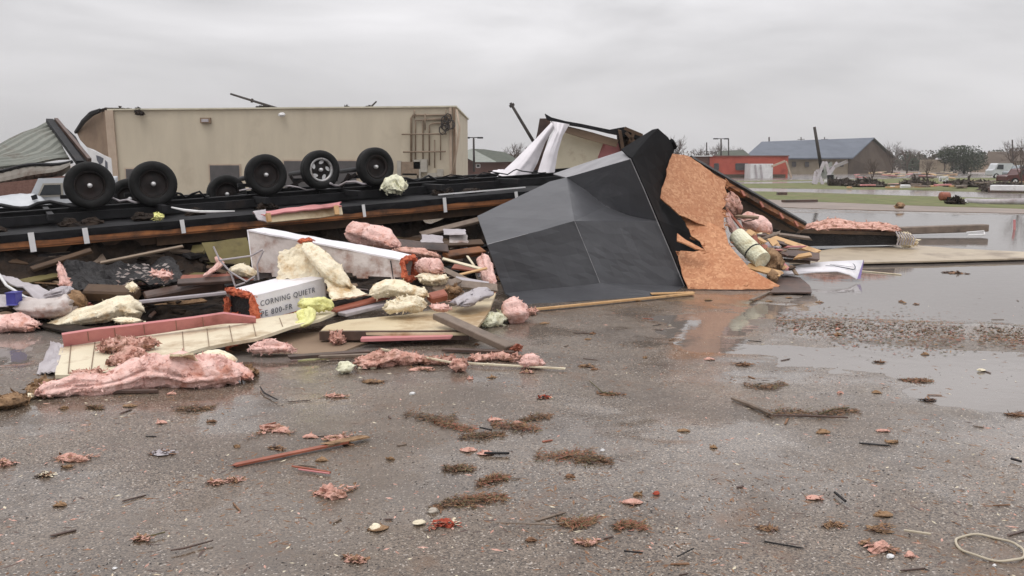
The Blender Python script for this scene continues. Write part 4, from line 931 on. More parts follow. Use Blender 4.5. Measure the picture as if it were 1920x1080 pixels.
# beige panel lying on the rim
t2 = thing('beige_panel', P(560, 420, 13.2), 'beige panel with pinkish upper edge hanging on the trailer rim', 'panel')
A = (P(500, 405, 13.15), P(640, 400, 13.9), P(500, 415, 13.1))
plane_poly(A, [(497, 400), (640, 385), (643, 402), (600, 408), (502, 417)], .03, .2, .006).build('face', M['ply'], t2)
MB().sheet([P(474, 398, 13.15), P(640, 378, 14.0), P(641, 386, 13.85), P(497, 402, 13.08)], 16, 4, .015, 3, .1, .02, 4).build('upper_edge', M['pinkstrip'], t2)
MB().sheet([P(474, 396, 13.1), P(498, 392, 13.2), P(500, 414, 13.05), P(484, 410, 13.0)], 6, 6, .04, 5, .1, .02, 5).build('torn_end', M['greyfacing'], t2)
MB().beam(P(630, 386, 13.75), P(632, 403, 13.7), .07, .05).build('stud', M['paleplank'], t2); MB().beam(P(502, 400, 13.0), P(505, 416, 12.98), .06, .05).build('stud', M['paleplank'], t2)

# ================================================================ DARK RUBBLE UNDER THE TRAILER
def Tg(s_, off, z): return T(s_, off, z)
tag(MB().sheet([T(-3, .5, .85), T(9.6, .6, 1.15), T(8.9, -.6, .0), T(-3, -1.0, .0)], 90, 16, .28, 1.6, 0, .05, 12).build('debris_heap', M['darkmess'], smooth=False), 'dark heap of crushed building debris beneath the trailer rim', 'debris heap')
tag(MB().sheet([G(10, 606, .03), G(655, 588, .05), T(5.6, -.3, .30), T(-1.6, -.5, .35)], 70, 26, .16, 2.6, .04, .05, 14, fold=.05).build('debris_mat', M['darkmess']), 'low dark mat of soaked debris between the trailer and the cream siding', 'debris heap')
g3 = 'soaked splinters on the low debris mat'
random.seed(33)
for k in range(90):
    u = random.random(); v = random.random()**.8; q_ = G(30+u*600, 603-u*16, .03).lerp(T(-1.3+u*6.6, -.4, .33), v)+Vector((0, 0, .07))
    an = random.gauss(.2, .6); L_ = random.uniform(.06, .35); dd = Vector((math.cos(an), math.sin(an), random.gauss(0, .15)))*L_
    tag(MB().beam(q_-dd, q_+dd, random.uniform(.02, .12), random.uniform(.008, .03), up=(random.gauss(0, .4), -.3, 1), rag=.04, seg=2).build('soaked_splinter', M[random.choice(['darkplank', 'joist', 'redwood', 'darkmess', 'brownwall', 'char', 'joist', 'brownlump', 'pinkstrip'])]), 'soaked splinter on the low debris mat', 'splinter', g3)
grp = 'dark broken boards jammed under the trailer rim'
random.seed(21)
for k in range(150):
    s_ = random.uniform(-1.2, 8.8); hh = random.uniform(.08, .72); off = .36-(.85-hh)*1.55+random.uniform(-.12, .12)
    c = T(s_, off, hh); L_ = random.uniform(.15, .8); an = random.gauss(.1, .35); pz = random.gauss(0, .12)
    dd = Vector((math.cos(an+.35), math.sin(an+.35), pz))
    mt = random.choice(['darkplank', 'joist', 'joist', 'darkmess', 'olive', 'plank', 'char', 'char'])
    m_ = MB().beam(c-dd*L_*.5, c+dd*L_*.5, random.uniform(.05, .28), random.uniform(.015, .05), up=(random.gauss(0, .3), -.5, 1), rag=.04)
    tag(m_.build('broken_board', M[mt]), 'dark broken board jammed under the trailer rim', 'board', grp)
grp2 = 'small torn scraps in the rubble under the trailer'
for k in range(70):
    s_ = random.uniform(-1.0, 8.6); hh = random.uniform(.08, .62); off = .26-(.85-hh)*1.6+random.uniform(-.12, .08)
    c0 = T(s_, off, hh); e_ = Vector((random.gauss(0, 1), random.gauss(0, .6), random.gauss(0, .4))).normalized()*random.uniform(.04, .14); f_ = Vector((random.gauss(0, .4), random.gauss(0, .6), 1)).normalized()*random.uniform(.03, .09)
    tag(MB().sheet([c0-e_, c0+f_, c0+e_*random.uniform(.4, 1), c0-f_*.6], 7, 6, .03, 8, .25, .006, k).build('torn_scrap', M[random.choice(['pinkred', 'redwood', 'plank', 'darkplank', 'joist', 'greyfacing', 'brownlump', 'whitestain'])]), 'small torn scrap in the rubble under the trailer', 'scrap', grp2)
def pb(x0, y0, Y0, x1, y1, Y1, w, h, m, label, cat='board', name='broken_board', up=(0, -.5, 1), rag=.02, group=None, seg=1):
    return tag(MB().beam(P(x0, y0, Y0), P(x1, y1, Y1), w, h, up, rag, seg).build(name, M[m], bevel=min(w, h)*.15), label, cat, group)
pb(262, 566, 10.9, 425, 549, 11.3, .07, .04, 'greyfacing', 'pale grey metal rail left of the printed white box', 'rail', 'metal_rail', up=(0, 0, 1))
pb(188, 493, 12.0, 342, 462, 12.6, .05, .03, 'pipe', 'brown grey strip rising across the dark rubble', 'strip', 'metal_strip')
pb(340, 521, 11.4, 470, 517, 11.6, .10, .03, 'redwood', 'splintered orange brown board left of the long white box')
pb(335, 530, 11.3, 440, 524, 11.5, .12, .05, 'darkplank', 'dark plank under the splintered orange board')
pb(160, 548, 11.2, 260, 552, 11.2, .2, .16, 'joist', 'thick dark brown timber above the long cream insulation')
pb(270, 560, 11.2, 420, 530, 11.6, .16, .14, 'darkplank', 'thick dark timber leading towards the printed white box')
pb(60, 505, 11.9, 170, 470, 12.4, .1, .05, 'joist', 'brown lath tilted under the left end of trailer rim')
pb(835, 480, 14.0, 905, 470, 14.4, .2, .08, 'rimboard', 'orange brown board in the gap left of the membrane slab')
pb(800, 460, 14.3, 905, 455, 14.6, .16, .05, 'joist', 'brown board in the dark gap left of the membrane slab')
pb(790, 440, 14.6, 900, 412, 15.2, .14, .05, 'plank', 'grey brown board just under the rim left of the slab')
pb(850, 500, 13.4, 915, 508, 13.2, .12, .03, 'redwood', 'rusty board end beside the left edge of the slab')
pb(740, 455, 14, 840, 466, 14.1, .22, .03, 'darkplank', 'dark flat board behind the long white box end')
A = (P(380, 450, 12.4), P(470, 450, 12.6), P(380, 495, 12.2))
tag(plane_poly(A, [(378, 455), (462, 445), (472, 470), (468, 498), (395, 492)], .03, .2, .02).build('olive_sheet', M['olive']), 'olive brown sheet behind the left end of long white box', 'sheet')
for x0, x1, y0, y1, m, lb in ((843, 876, 438, 455, 'whitestain', 'pale paper square in the dark gap left of the slab'), (790, 830, 440, 455, 'greyfacing', 'dim grey paper scrap in the dark gap behind white box'), (832, 872, 428, 440, 'greyfacing', 'blue grey scrap above the pale paper square')):
    tag(MB().sheet([P(x0, y0, 14.0), P(x1, y0+2, 14.1), P(x1+2, y1, 13.9), P(x0, y1, 13.9)], 6, 5, .02, 4, .1, .01, x0).build('paper_scrap', M[m]), lb, 'paper')
m_ = MB(); random.seed(9)
t2 = thing('shingle_pile', P(230, 545, 11.6), 'black shingle pile with white flecks in the left rubble', 'shingles')
m_.sheet([P(120, 500, 12.1), P(330, 488, 12.5), P(345, 530, 11.6), P(125, 545, 11.4)], 30, 14, .12, 3, .05, .03, 4, fold=.1); m_.build('shingles', M['char'], t2)
m_ = MB()
for k in range(60):
    u = random.random(); v = random.random(); c = P(220+u*95, 495+v*42, 11.9-.45*v-.12); s_ = random.uniform(.012, .05)
    e = Vector((1, .3, random.gauss(0, .4))).normalized()*s_; f_ = Vector((random.gauss(0, .3), 0, 1)).normalized()*s_*.4
    m_.add([c-e, c+f_, c+e*.8, c-f_*.8], [(0, 1, 2, 3)])
tag(m_.build('white_flecks', M['whitestain'], t2), kind='stuff')
# ================================================================ INSULATION, BOXES AND PANELS IN FRONT
def ins(name, path, rad, mtl, label, seed, amp=.4, freq=5, fuzz=120, fl=.03, ground=True, cat='insulation', group=None, n=26):
    o_ = MB().lump(path, rad, seed, amp, freq, n=n, ground=ground, fuzz=fuzz, fl=fl).build(name, M[mtl], smooth=True)
    return tag(o_, label, cat, group)
def gp_(*pts): return [G(x, y, z) for x, y, z in pts]
# long white box
A0 = P(465, 431, 11.7); A1 = P(750, 486, 11.1); bk = Vector((.10, .38, .0))
t = thing('white_duct_box', P(610, 530, 11.4), 'long white faced duct box slanting down to its torn red end', 'duct box')
dn0 = P(478, 526, 11.55)-A0; dn1 = P(756, 527, 11.05)-A1
m_ = MB()
q0, q1, q2, q3 = A0, A1, A1+dn1, A0+dn0
nu, nv = 40, 12; vs = []
hole = set()
for j in range(nv+1):
    for i in range(nu+1):
        u, v = i/nu, j/nv; p = q0.lerp(q1, u).lerp(q3.lerp(q2, u), v); p += Vector((0, -.018*fn(p, 2.5, 3)*1.5, 0)); vs.append(p)
w_ = nu+1
fs = []
for j in range(nv):
    for i in range(nu):
        u, v = (i+.5)/nu, (j+.5)/nv
        if v > .55+.35*abs(u-.58)/.12 and .40 < u < .76: continue       # torn hole near the bottom
        if v > .86+.2*noise.noise(Vector((u*9, 1, 1))): continue
        fs.append((j*w_+i, j*w_+i+1, (j+1)*w_+i+1, (j+1)*w_+i))
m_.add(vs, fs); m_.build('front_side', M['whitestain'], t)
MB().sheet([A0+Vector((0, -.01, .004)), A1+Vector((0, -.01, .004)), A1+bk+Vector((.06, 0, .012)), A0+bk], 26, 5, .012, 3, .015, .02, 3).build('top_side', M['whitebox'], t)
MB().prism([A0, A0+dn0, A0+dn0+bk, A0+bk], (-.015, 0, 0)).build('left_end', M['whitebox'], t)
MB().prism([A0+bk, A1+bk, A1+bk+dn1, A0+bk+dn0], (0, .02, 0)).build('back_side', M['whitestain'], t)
ce = A1+bk*.5+dn1*.5
for q, r_ in ((A1+Vector((.02, .0, -.02)), A1+dn1+Vector((.03, 0, .02))), (A1+bk+Vector((.05, 0, -.02)), A1+dn1+bk), (A1+Vector((.02, .02, -.01)), A1+bk+Vector((.05, 0, -.01))), (A1+dn1, A1+dn1+bk)):
    MB().lump([q, q.lerp(r_, .5), r_], [(.035, .035)]*3, random.random()*9, .5, 12, n=12, ground=False, fuzz=60, fl=.03).build('red_fibre_edge', M['reddots'], t)
MB().prism([A1+Vector((-.12, .02, -.02)), A1+dn1+Vector((-.12, .02, .02)), A1+dn1+bk+Vector((-.12, 0, 0)), A1+bk+Vector((-.12, 0, -.02))], (-.01, 0, 0)).build('inside_shade', M['char'], t)  # black sheet painting the shade inside the open end
MB().lump([P(560, 452, 11.3), P(585, 450, 11.35)], [(.04, .03), (.05, .03)], 2, .6, 10, ground=False, fuzz=50, fl=.03).build('red_fibre_patch', M['reddots'], t)
# printed box
A = P(476, 555, 10.3); B = P(608, 522, 11.0); Cc = P(424, 545, 10.58); D_ = B+(Cc-A)
dn = Vector((.01, -.01, -.33))
t = thing('printed_duct_box', P(510, 600, 10.6), 'short white duct box printed with grey capital letters and torn open end', 'duct box')
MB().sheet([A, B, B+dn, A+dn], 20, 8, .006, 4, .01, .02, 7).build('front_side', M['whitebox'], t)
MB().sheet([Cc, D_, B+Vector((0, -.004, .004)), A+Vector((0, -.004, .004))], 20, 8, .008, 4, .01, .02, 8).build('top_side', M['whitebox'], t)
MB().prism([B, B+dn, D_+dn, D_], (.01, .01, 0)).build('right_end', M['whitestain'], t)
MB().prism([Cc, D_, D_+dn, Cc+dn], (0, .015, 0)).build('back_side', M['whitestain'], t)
nA = (B-A).normalized()
MB().prism([A+dn+nA*.02, B+dn, D_+dn, Cc+dn+nA*.02], (0, 0, .02)).build('bottom_side', M['reddots'], t)
MB().prism([A+nA*.05+Vector((0, 0, -.01)), A+nA*.05+dn, Cc+nA*.05+dn, Cc+nA*.05+Vector((0, 0, -.01))], nA*.02).build('inside_shade', M['char'], t)  # black plate stands in for the darkness within the torn end
for k, (q, r_, w) in enumerate(((A+Vector((-.01, 0, 0)), A+dn*1.05, .045), (Cc+Vector((0, 0, .01)), A+(Cc-A)*.1, .035), (Cc+dn*.25, Cc+dn, .03), (A+dn, Cc+dn, .05))):
    MB().lump([q, q.lerp(r_, .5), r_], [(w, w)]*3, 40+k, .5, 12, n=14, ground=False, fuzz=120, fl=.03).build('red_fibre_edge', M['reddots'], t)
up_ = -dn.normalized(); fr = (B-A).cross(up_).normalized()
if fr.y > 0: fr = -fr
text_mesh('CORNING QUIETR', A+nA*.07+dn*.42+fr*.014, nA, up_, .092, M['marks'], 'lettering', t, stretch=.84, space=1.22)
text_mesh('YPE 800-FR', A+nA*.01+dn*.80+fr*.014, nA, up_, .092, M['marks'], 'lettering', t, stretch=.9, space=1.25)
# cream torn piece on the box
t = thing('torn_cream_insulation', P(600, 550, 10.9), 'torn cream insulation batt standing on the printed box', 'insulation')
MB().sheet([P(521, 524, 11.0), P(522, 474, 11.15), P(578, 452, 11.35), P(606, 527, 11.1)], 26, 22, .05, 3.5, .10, .05, 2, fold=.03).build('batt', M['creamfoam'], t)
MB().lump([P(570, 458, 11.2), P(596, 480, 11.1), P(622, 510, 11.0), P(655, 538, 10.9)], [(.05, .06), (.12, .09), (.14, .1), (.1, .05)], 5, .4, 6, ground=False, fuzz=150, fl=.025).build('folded_flap', M['creamfoam'], t, True)
MB().sheet([P(612, 520, 10.9), P(650, 528, 11.1), P(690, 552, 10.9), P(622, 562, 10.6)], 18, 10, .03, 4, .08, .03, 6).build('lower_flap', M['creamfoam'], t)
# yellow piece
t = thing('yellow_foam_piece', P(585, 600, 10.3), 'yellow green foam piece in front of the printed box corner', 'foam')
MB().lump([P(560, 572, 10.25), P(600, 570, 10.35), P(622, 577, 10.4)], [(.05, .06), (.07, .075), (.04, .05)], 51, .5, 8, ground=False, fuzz=120, fl=.03).build('top', M['yellowfoam'], t, True)
MB().lump([P(574, 580, 10.15), P(572, 602, 10.0), P(552, 610, 9.9)], [(.09, .05), (.07, .05), (.1, .02)], 52, .4, 8, ground=False, fuzz=100, fl=.02).build('drip', M['yellowfoam'], t, True)
# cream panels on the ground
t = thing('cream_siding_panel', G(330, 660), 'cream siding panel with dark seams and pink strip under fallen insulation', 'panel')
A = (G(103, 700, .06), G(112, 645, .08), G(620, 590, .22))
plane_poly(A, [(103, 703), (108, 672), (116, 645), (300, 625), (420, 607), (520, 592), (625, 574), (632, 584), (600, 598), (545, 612), (480, 634), (430, 642), (380, 652), (330, 668), (240, 690), (160, 703)], .035, .2, .012).build('siding', M['cream'], t)
A2 = tuple(p+Vector((0, -.004, .006)) for p in A)
for x0, y0, x1, y1 in ((128, 700, 133, 646), (170, 700, 178, 642), (222, 690, 226, 636), (265, 680, 270, 630), (345, 662, 342, 622), (392, 650, 388, 616), (436, 640, 430, 610), (480, 630, 474, 604), (530, 612, 524, 596)):
    MB().beam(on_plane(x0, y0, *A2), on_plane(x1, y1, *A2), .008, .004).build('seam', M['brownwall'], t)
A3 = (G(118, 650, .10), G(118, 628, .24), G(422, 600, .26))
plane_poly(A3, [(120, 650), (116, 628), (180, 618), (300, 604), (420, 588), (480, 596), (480, 606), (422, 607), (300, 625)], .03, .3, .008).build('pink_strip', M['pinkstrip'], t)
for x, y in ((165, 622), (215, 615), (270, 609), (330, 601), (380, 595)):
    MB().beam(on_plane(x, y, *A3)+Vector((0, -.006, 0)), on_plane(x+2, y+17, *A3)+Vector((0, -.006, 0)), .006, .004).build('seam', M['brownwall'], t)
MB().sheet([G(118, 648, .1), G(108, 700, .05), G(70, 705, .01), G(95, 640, .03)], 8, 10, .03, 4, .1, .015, 3).build('torn_lining', M['greyfacing'], t)
t = thing('pale_board_sheet', G(760, 615), 'flat pale board sheet lying under the grey brown plank', 'board')
A = (G(605, 622, .14), G(890, 624, .14), G(900, 560, .22))
plane_poly(A, [(600, 621), (612, 610), (650, 600), (760, 590), (860, 572), (880, 552), (906, 556), (930, 548), (915, 585), (888, 624), (740, 625)], .03, .25, .008).build('sheet', M['ply'], t)
MB().beam(G(600, 629, .1), G(880, 631, .1), .06, .10).build('dark_underside', M['darkplank'], t)
board(680, 636, 846, 634, .12, .04, 'pinkstrip', 'short rust edged board below the pale board sheet', z=.09)
tag(plane_poly((G(420, 640, .03), G(680, 640, .03), G(560, 620, .05)), [(430, 652), (520, 626), (600, 622), (690, 640), (640, 660), (500, 668)], .02, .3, .02).build('wet_sheet', M['brownwall']), 'wet brown sheet on the ground below the cream siding tip', 'sheet')
t = thing('grey_brown_plank', G(890, 640), 'heavy grey brown plank pointing down right from the pale board', 'plank')
pa, pb_ = P(822, 592, 9.9), P(958, 660, 9.15); pb_.z = .07
MB().beam(pa, pb_, .17, .07, up=(0, 0, 1), rag=.02, seg=6).build('plank', M['plank'], t, bevel=.008)
MB().lump([pb_+Vector((-.02, 0, 0)), pb_+Vector((.1, .05, 0))], [(.06, .04), (.04, .03)], 3, .8, 12, fuzz=80, fl=.04).build('splintered_end', M['redwood'], t)
board(540, 670, 692, 660, .10, .035, 'darkplank', 'dark plank left of the greenish foam lump', z=.05)
board(600, 672, 690, 668, .06, .03, 'plank', 'thin brown lath beside the greenish foam lump', z=.05)
board(832, 659, 962, 663, .07, .03, 'darkplank', 'dark lath at the foot of the grey brown plank', z=.03)
board(716, 657, 846, 682, .022, .018, 'cream', 'thin white lath slanting over pink scraps', z=.07)
board(874, 684, 1058, 694, .022, .018, 'cream', 'long thin white lath ending near the middle ground', z=.03)
board(190, 738, 296, 736, .05, .03, 'darkplank', 'dark flat strip under the long pink insulation', z=.02)
board(1000, 583, 1300, 553, .06, .03, 'paleplank', 'long thin pine strip along the foot of the membrane slab', z=.03, seg=3)
board(1220, 553, 1300, 551, .10, .02, 'paleplank', 'torn pale veneer at the bottom corner of the slab', z=.03)
board(1408, 564, 1444, 549, .05, .02, 'plank', 'short grey stick in the puddle below the strand board', z=.03)
board(150, 620, 60, 600, .3, .02, 'darkmess', 'dark wet sheet left of the pink strip', z=.05)
# long insulation pieces
ins('long_pink_insulation', gp_((72, 742, .05), (130, 728, .07), (200, 722, .08), (262, 700, .13), (320, 700, .12), (390, 708, .09), (450, 703, .08)), [(.07, .05), (.12, .07), (.11, .07), (.15, .12), (.17, .12), (.14, .09), (.09, .05)], 'pink', 'long fluffy pink insulation along the front of the siding panel', 1, .55, 5, 700, .035, n=40)
ins('pink_insulation_fold', gp_((268, 690, .2), (285, 680, .22), (310, 694, .18)), [(.04, .05), (.07, .06), (.06, .05)], 'pink', 'upright fold of pink insulation on the middle of the long piece', 3, .5, 9, 150, .03)
ins('pink_insulation_arc', gp_((340, 700, .12), (370, 684, .16), (405, 682, .16), (440, 694, .1), (470, 712, .05)), [(.06, .05), (.06, .06), (.08, .07), (.07, .05), (.05, .03)], 'pink', 'arched pink insulation at the right end of long piece', 4, .5, 8, 260, .03)
ins('cream_insulation', gp_((365, 676, .17), (405, 672, .18), (438, 684, .14)), [(.06, .04), (.1, .06), (.06, .04)], 'creamfoam', 'cream insulation cap over the arched pink piece', 5, .35, 6, 80, .02)
tag(MB().sheet([G(313, 692, .12), G(318, 672, .3), G(362, 670, .3), G(372, 692, .14)], 12, 10, .03, 5, .12, .02, 11).build('cream_flake', M['ply']), 'tan curved flake between the pink fold and cream cap', 'flake')
ins('rusty_fibre_heap', gp_((190, 655, .14), (230, 650, .16), (290, 648, .17)), [(.08, .04), (.14, .06), (.08, .04)], 'pinkred', 'rusty shredded fibre heap on the cream siding panel', 6, .8, 12, 900, .04)
ins('rusty_fibre_heap', gp_((205, 684, .12), (245, 672, .14), (275, 676, .13)), [(.07, .04), (.10, .06), (.06, .04)], 'pinkred', 'rusty fibre heap behind the long pink insulation', 7, .8, 12, 500, .035)
ins('rusty_fibre_heap', gp_((138, 706, .06), (200, 700, .06)), [(.08, .03), (.10, .03)], 'pinkred', 'thin rusty fibre along the lower edge of the siding', 8, .8, 12, 300, .035)
ins('brown_insulation_tuft', gp_((64, 726, .04), (90, 735, .05), (110, 738, .04)), [(.07, .04), (.09, .06), (.05, .03)], 'brownlump', 'brown soaked tuft at the left tip of long pink insulation', 9, .7, 8, 300, .05)
ins('brown_insulation_tuft', gp_((-20, 760, .04), (20, 757, .05), (45, 752, .03)), [(.08, .04), (.1, .06), (.04, .03)], 'brownlump', 'brown soaked tuft at the left edge of the picture', 10, .6, 8, 200, .04)
ins('pink_shreds', gp_((35, 752, .03), (60, 745, .03)), [(.03, .02), (.04, .02)], 'creamfoam', 'pale strand linking two brown tufts at left', 11, .6, 9, 30, .03)
ins('brown_insulation_tuft', gp_((452, 698, .03), (480, 704, .03)), [(.05, .03), (.05, .03)], 'brownlump', 'brown frayed tuft at the right tip of long pink insulation', 12, .8, 9, 200, .04)
ins('long_cream_insulation', [P(85, 613, 10.7), P(130, 602, 10.75), P(185, 590, 10.8), P(235, 576, 10.85), P(262, 583, 10.8)], [(.05, .03), (.14, .07), (.16, .10), (.17, .12), (.12, .09)], 'creamfoam', 'long cream insulation roll above the pink strip at left', 13, .45, 4, 260, .03, n=34)
ins('cream_insulation_skirt', [P(215, 600, 10.5), P(262, 602, 10.55)], [(.08, .03), (.08, .03)], 'creamfoam', 'thin cream flap under the right end of long cream roll', 14, .6, 7, 80, .03)
ins('pink_insulation_mound', [P(-15, 612, 10.4), P(30, 606, 10.5), P(66, 612, 10.4)], [(.15, .09), (.16, .11), (.1, .05)], 'pink', 'bright pink insulation mound at the left edge', 15, .4, 5, 200, .03)
ins('pink_insulation_mound', [P(652, 436, 12.4), P(685, 440, 12.5), P(722, 448, 12.3), P(742, 462, 12.1)], [(.09, .12), (.16, .17), (.15, .12), (.08, .05)], 'pink', 'big smooth pink insulation lump behind the long white box', 16, .3, 4, 120, .03, ground=False)
ins('pink_insulation_edge', [P(740, 468, 12.0), P(790, 474, 12.0), P(825, 482, 12.0)], [(.08, .04), (.1, .05), (.05, .03)], 'pinkred', 'flat rusty pink insulation behind the red end of white box', 17, .5, 6, 120, .03, ground=False)
ins('pink_cream_lump', [P(784, 498, 11.2), P(805, 500, 11.3), P(828, 508, 11.2)], [(.10, .09), (.13, .12), (.06, .06)], 'pink', 'pink cream insulation lump right of the torn red box end', 18, .5, 6, 200, .03, ground=False)
ins('cream_lump', [P(784, 520, 11.1), P(815, 524, 11.15), P(838, 520, 11.1)], [(.08, .05), (.1, .06), (.05, .05)], 'creamfoam', 'cream insulation under the pink lump right of box end', 19, .5, 7, 150, .03, ground=False)
ins('cream_chunk', [P(694, 552, 10.7), P(725, 540, 10.8), P(765, 546, 10.8), P(800, 552, 10.7)], [(.05, .04), (.12, .09), (.13, .08), (.06, .05)], 'creamfoam', 'cream insulation chunk in front of the long white box', 20, .45, 5, 220, .03, ground=False)
ins('cream_chunk', [P(722, 578, 10.35), P(755, 572, 10.4), P(798, 570, 10.45)], [(.08, .06), (.11, .09), (.06, .06)], 'creamfoam', 'brown stained cream chunk on the pale board sheet', 21, .55, 7, 260, .03, ground=False)
pb(640, 590, 10.4, 735, 567, 10.9, .16, .05, 'greyfacing', 'grey faced panel edge under the brown stained chunk', 'panel', 'panel_edge', up=(0, 0, 1), seg=5)
pb(625, 582, 10.5, 725, 556, 11.0, .18, .03, 'redwood', 'red brown strip right of the yellow foam', 'strip', up=(0, 0, 1))
pb(806, 560, 10.7, 838, 552, 10.8, .14, .10, 'redwood', 'red block beside the cream chunks', 'block', 'red_block')
ins('grey_crumpled_sheet', [P(862, 572, 10.5), P(885, 556, 10.8), P(918, 548, 11)], [(.14, .05), (.16, .07), (.12, .05)], 'greyfacing', 'pale lilac crumpled sheet left of the slab foot', 22, .5, 6, 60, .03, ground=False, cat='sheet')
ins('lilac_tuft', [P(808, 575, 10.5), P(840, 578, 10.4)], [(.05, .04), (.08, .04)], 'pink', 'small pink tuft on the pale board beside red block', 23, .5, 8, 120, .03, ground=False)
ins('pink_puff', gp_((945, 590, .12), (965, 585, .15), (985, 588, .1)), [(.09, .1), (.14, .15), (.07, .08)], 'pink', 'round pink puff at the lower left corner of slab', 24, .45, 7, 260, .03)
ins('pink_scraps', gp_((985, 588, .05), (1005, 585, .04)), [(.08, .04), (.05, .03)], 'pinkred', 'flat pink scraps right of the round pink puff', 25, .7, 9, 120, .04)
ins('green_white_scrap', gp_((905, 610, .05), (925, 600, .08), (950, 595, .06)), [(.06, .05), (.1, .07), (.07, .05)], 'greenfoam', 'frayed greenish scrap below the round pink puff', 26, .8, 10, 300, .05)
ins('pink_insulation_ribbon', [P(905, 480, 12.4), P(912, 505, 12.2), P(920, 535, 12.0), P(925, 550, 11.9)], [(.06, .06), (.08, .07), (.06, .06), (.05, .05)], 'pink', 'pink insulation ribbon hanging down the left edge of slab', 27, .6, 8, 160, .03, ground=False)
pb(820, 500, 11.8, 880, 528, 11.6, .10, .02, 'plank', 'bent grey metal flap beside the pink lump', 'metal sheet', 'metal_flap')
pb(830, 485, 12.2, 905, 505, 12.0, .05, .02, 'cream', 'thin cream lath behind the bent flap')
pb(850, 518, 11.7, 912, 503, 12.0, .04, .02, 'paleplank', 'pine splinter pointing at the slab left edge')
pb(855, 522, 11.5, 915, 532, 11.5, .08, .015, 'greyfacing', 'lilac strip below the pine splinter', 'strip')
pb(876, 480, 12.6, 890, 500, 12.4, .03, .02, 'cream', 'small upright pale splinter left of the pink ribbon')
pb(838, 530, 11.3, 930, 540, 11.4, .16, .03, 'plank', 'grey board between the bent flap and the slab')
pb(815, 545, 11, 860, 525, 11.3, .12, .03, 'plank', 'tilted grey scrap above the red block')
ins('brown_debris_tuft', [P(838, 545, 11.0), P(862, 548, 11)], [(.08, .06), (.07, .06)], 'brownlump', 'dark brown tuft between the red block and lilac sheet', 28, .9, 9, 200, .05, ground=False)
ins('white_lump', [P(432, 508, 11.5), P(455, 506, 11.5), P(478, 516, 11.4)], [(.08, .06), (.1, .08), (.05, .04)], 'creamfoam', 'white lump tied with grey twigs left of the long box', 29, .4, 7, 60, .03, ground=False)
t = thing('grey_branch', P(440, 540, 11.3), 'forked grey twig stuck by the white lump', 'branch')
for pts in ([(400, 462), (412, 488), (432, 510), (442, 540)], [(494, 470), (482, 495), (485, 525)], [(432, 510), (462, 528), (478, 518)], [(442, 536), (460, 530)], [(412, 488), (470, 480), (492, 468)]):
    MB().tube([P(x, y, 11.25) for x, y in pts], .012, 6).build('twig', M['greyfacing'], t)
ins('pink_ribbon', [P(405, 482, 11.6), P(412, 492, 11.6), P(402, 505, 11.5), P(382, 518, 11.4)], [(.02, .02), (.045, .04), (.04, .03), (.02, .02)], 'pink', 'small pink ribbon left of the forked grey twig', 30, .4, 9, 40, .02, ground=False)
ins('pink_tuft', [P(290, 512, 11.5), P(318, 518, 11.4)], [(.08, .04), (.07, .04)], 'pink', 'pale pink tuft right of the white flecked shingles', 31, .8, 10, 160, .05, ground=False)
ins('pink_tuft', [P(112, 495, 11.4), P(118, 520, 11.3), P(124, 538, 11.2)], [(.03, .03), (.04, .04), (.09, .05)], 'pink', 'upright pink tuft above the clear plastic at left', 32, .6, 8, 120, .03, ground=False)
ins('cream_tuft', [P(240, 535, 11.1), P(256, 540, 11)], [(.05, .03), (.04, .04)], 'creamfoam', 'small white tuft above the long cream roll', 33, .7, 9, 80, .03, ground=False)
t = thing('plastic_tray', P(60, 580, 10.9), 'clear grey plastic sheeting with pale rim at the left edge', 'plastic')
MB().sheet([P(0, 512, 11.4), P(35, 522, 11.4), P(108, 556, 10.9), P(88, 575, 10.8)], 18, 8, .05, 3, .06, .015, 3).build('sheet', M['greyfacing'], t)
MB().tube([P(-5, 510, 11.3), P(12, 535, 11.1), P(45, 556, 10.95), P(92, 572, 10.75)], .018, 6).build('rim', M['white'], t)
MB().lump([P(85, 556, 10.9), P(120, 548, 11), P(138, 552, 11)], [(.05, .04), (.1, .06), (.05, .04)], 35, .8, 10, ground=False, fuzz=50).build('crumpled_end', M['greyfacing'], t)
ins('pink_plastic_bundle', [P(36, 572, 10.9), P(90, 580, 10.8), P(140, 570, 10.9)], [(.14, .12), (.18, .13), (.1, .13)], 'whitestain', 'stained pinkish bundle below the clear plastic', 36, .35, 4, 40, .03, ground=False, cat='bundle')
ins('brown_bundle', [P(132, 552, 11), P(158, 572, 10.95)], [(.1, .1), (.09, .1)], 'brownlump', 'brown soggy bundle right of the stained pinkish bundle', 37, .5, 6, 60, .04, ground=False, cat='bundle')
tag(MB().box(P(12, 560, 10.7).x, P(30, 560, 10.7).x, 10.68, 10.85, P(12, 572, 10.7).z, P(12, 549, 10.7).z).build('blue_box', M['blue'], bevel=.01), 'small blue plastic box beside the stained bundle at left', 'box')
tag(MB().sheet([P(-30, 550, 10.8), P(12, 552, 10.8), P(14, 574, 10.7), P(-30, 578, 10.7)], 6, 5, .02, 4, .05, .02, 3).build('grey_scrap', M['greyfacing']), 'grey scrap left of the blue box at the picture edge', 'scrap')
ins('pink_insulation_scrap', gp_((470, 655, .08), (510, 650, .1), (550, 656, .06)), [(.06, .04), (.08, .06), (.05, .03)], 'pink', 'pink scrap below the tip of the cream siding', 38, .7, 9, 260, .03)
ins('pink_insulation_scrap', gp_((625, 628, .12), (640, 640, .06)), [(.06, .05), (.05, .04)], 'pinkred', 'pink fibre hanging off the pale board left end', 39, .9, 10, 260, .05)
ins('greenish_foam_lump', gp_((635, 692, .06), (660, 688, .07)), [(.08, .07), (.08, .06)], 'greenfoam', 'round greenish foam lump beside the dark plank', 40, .4, 7, 60, .02)
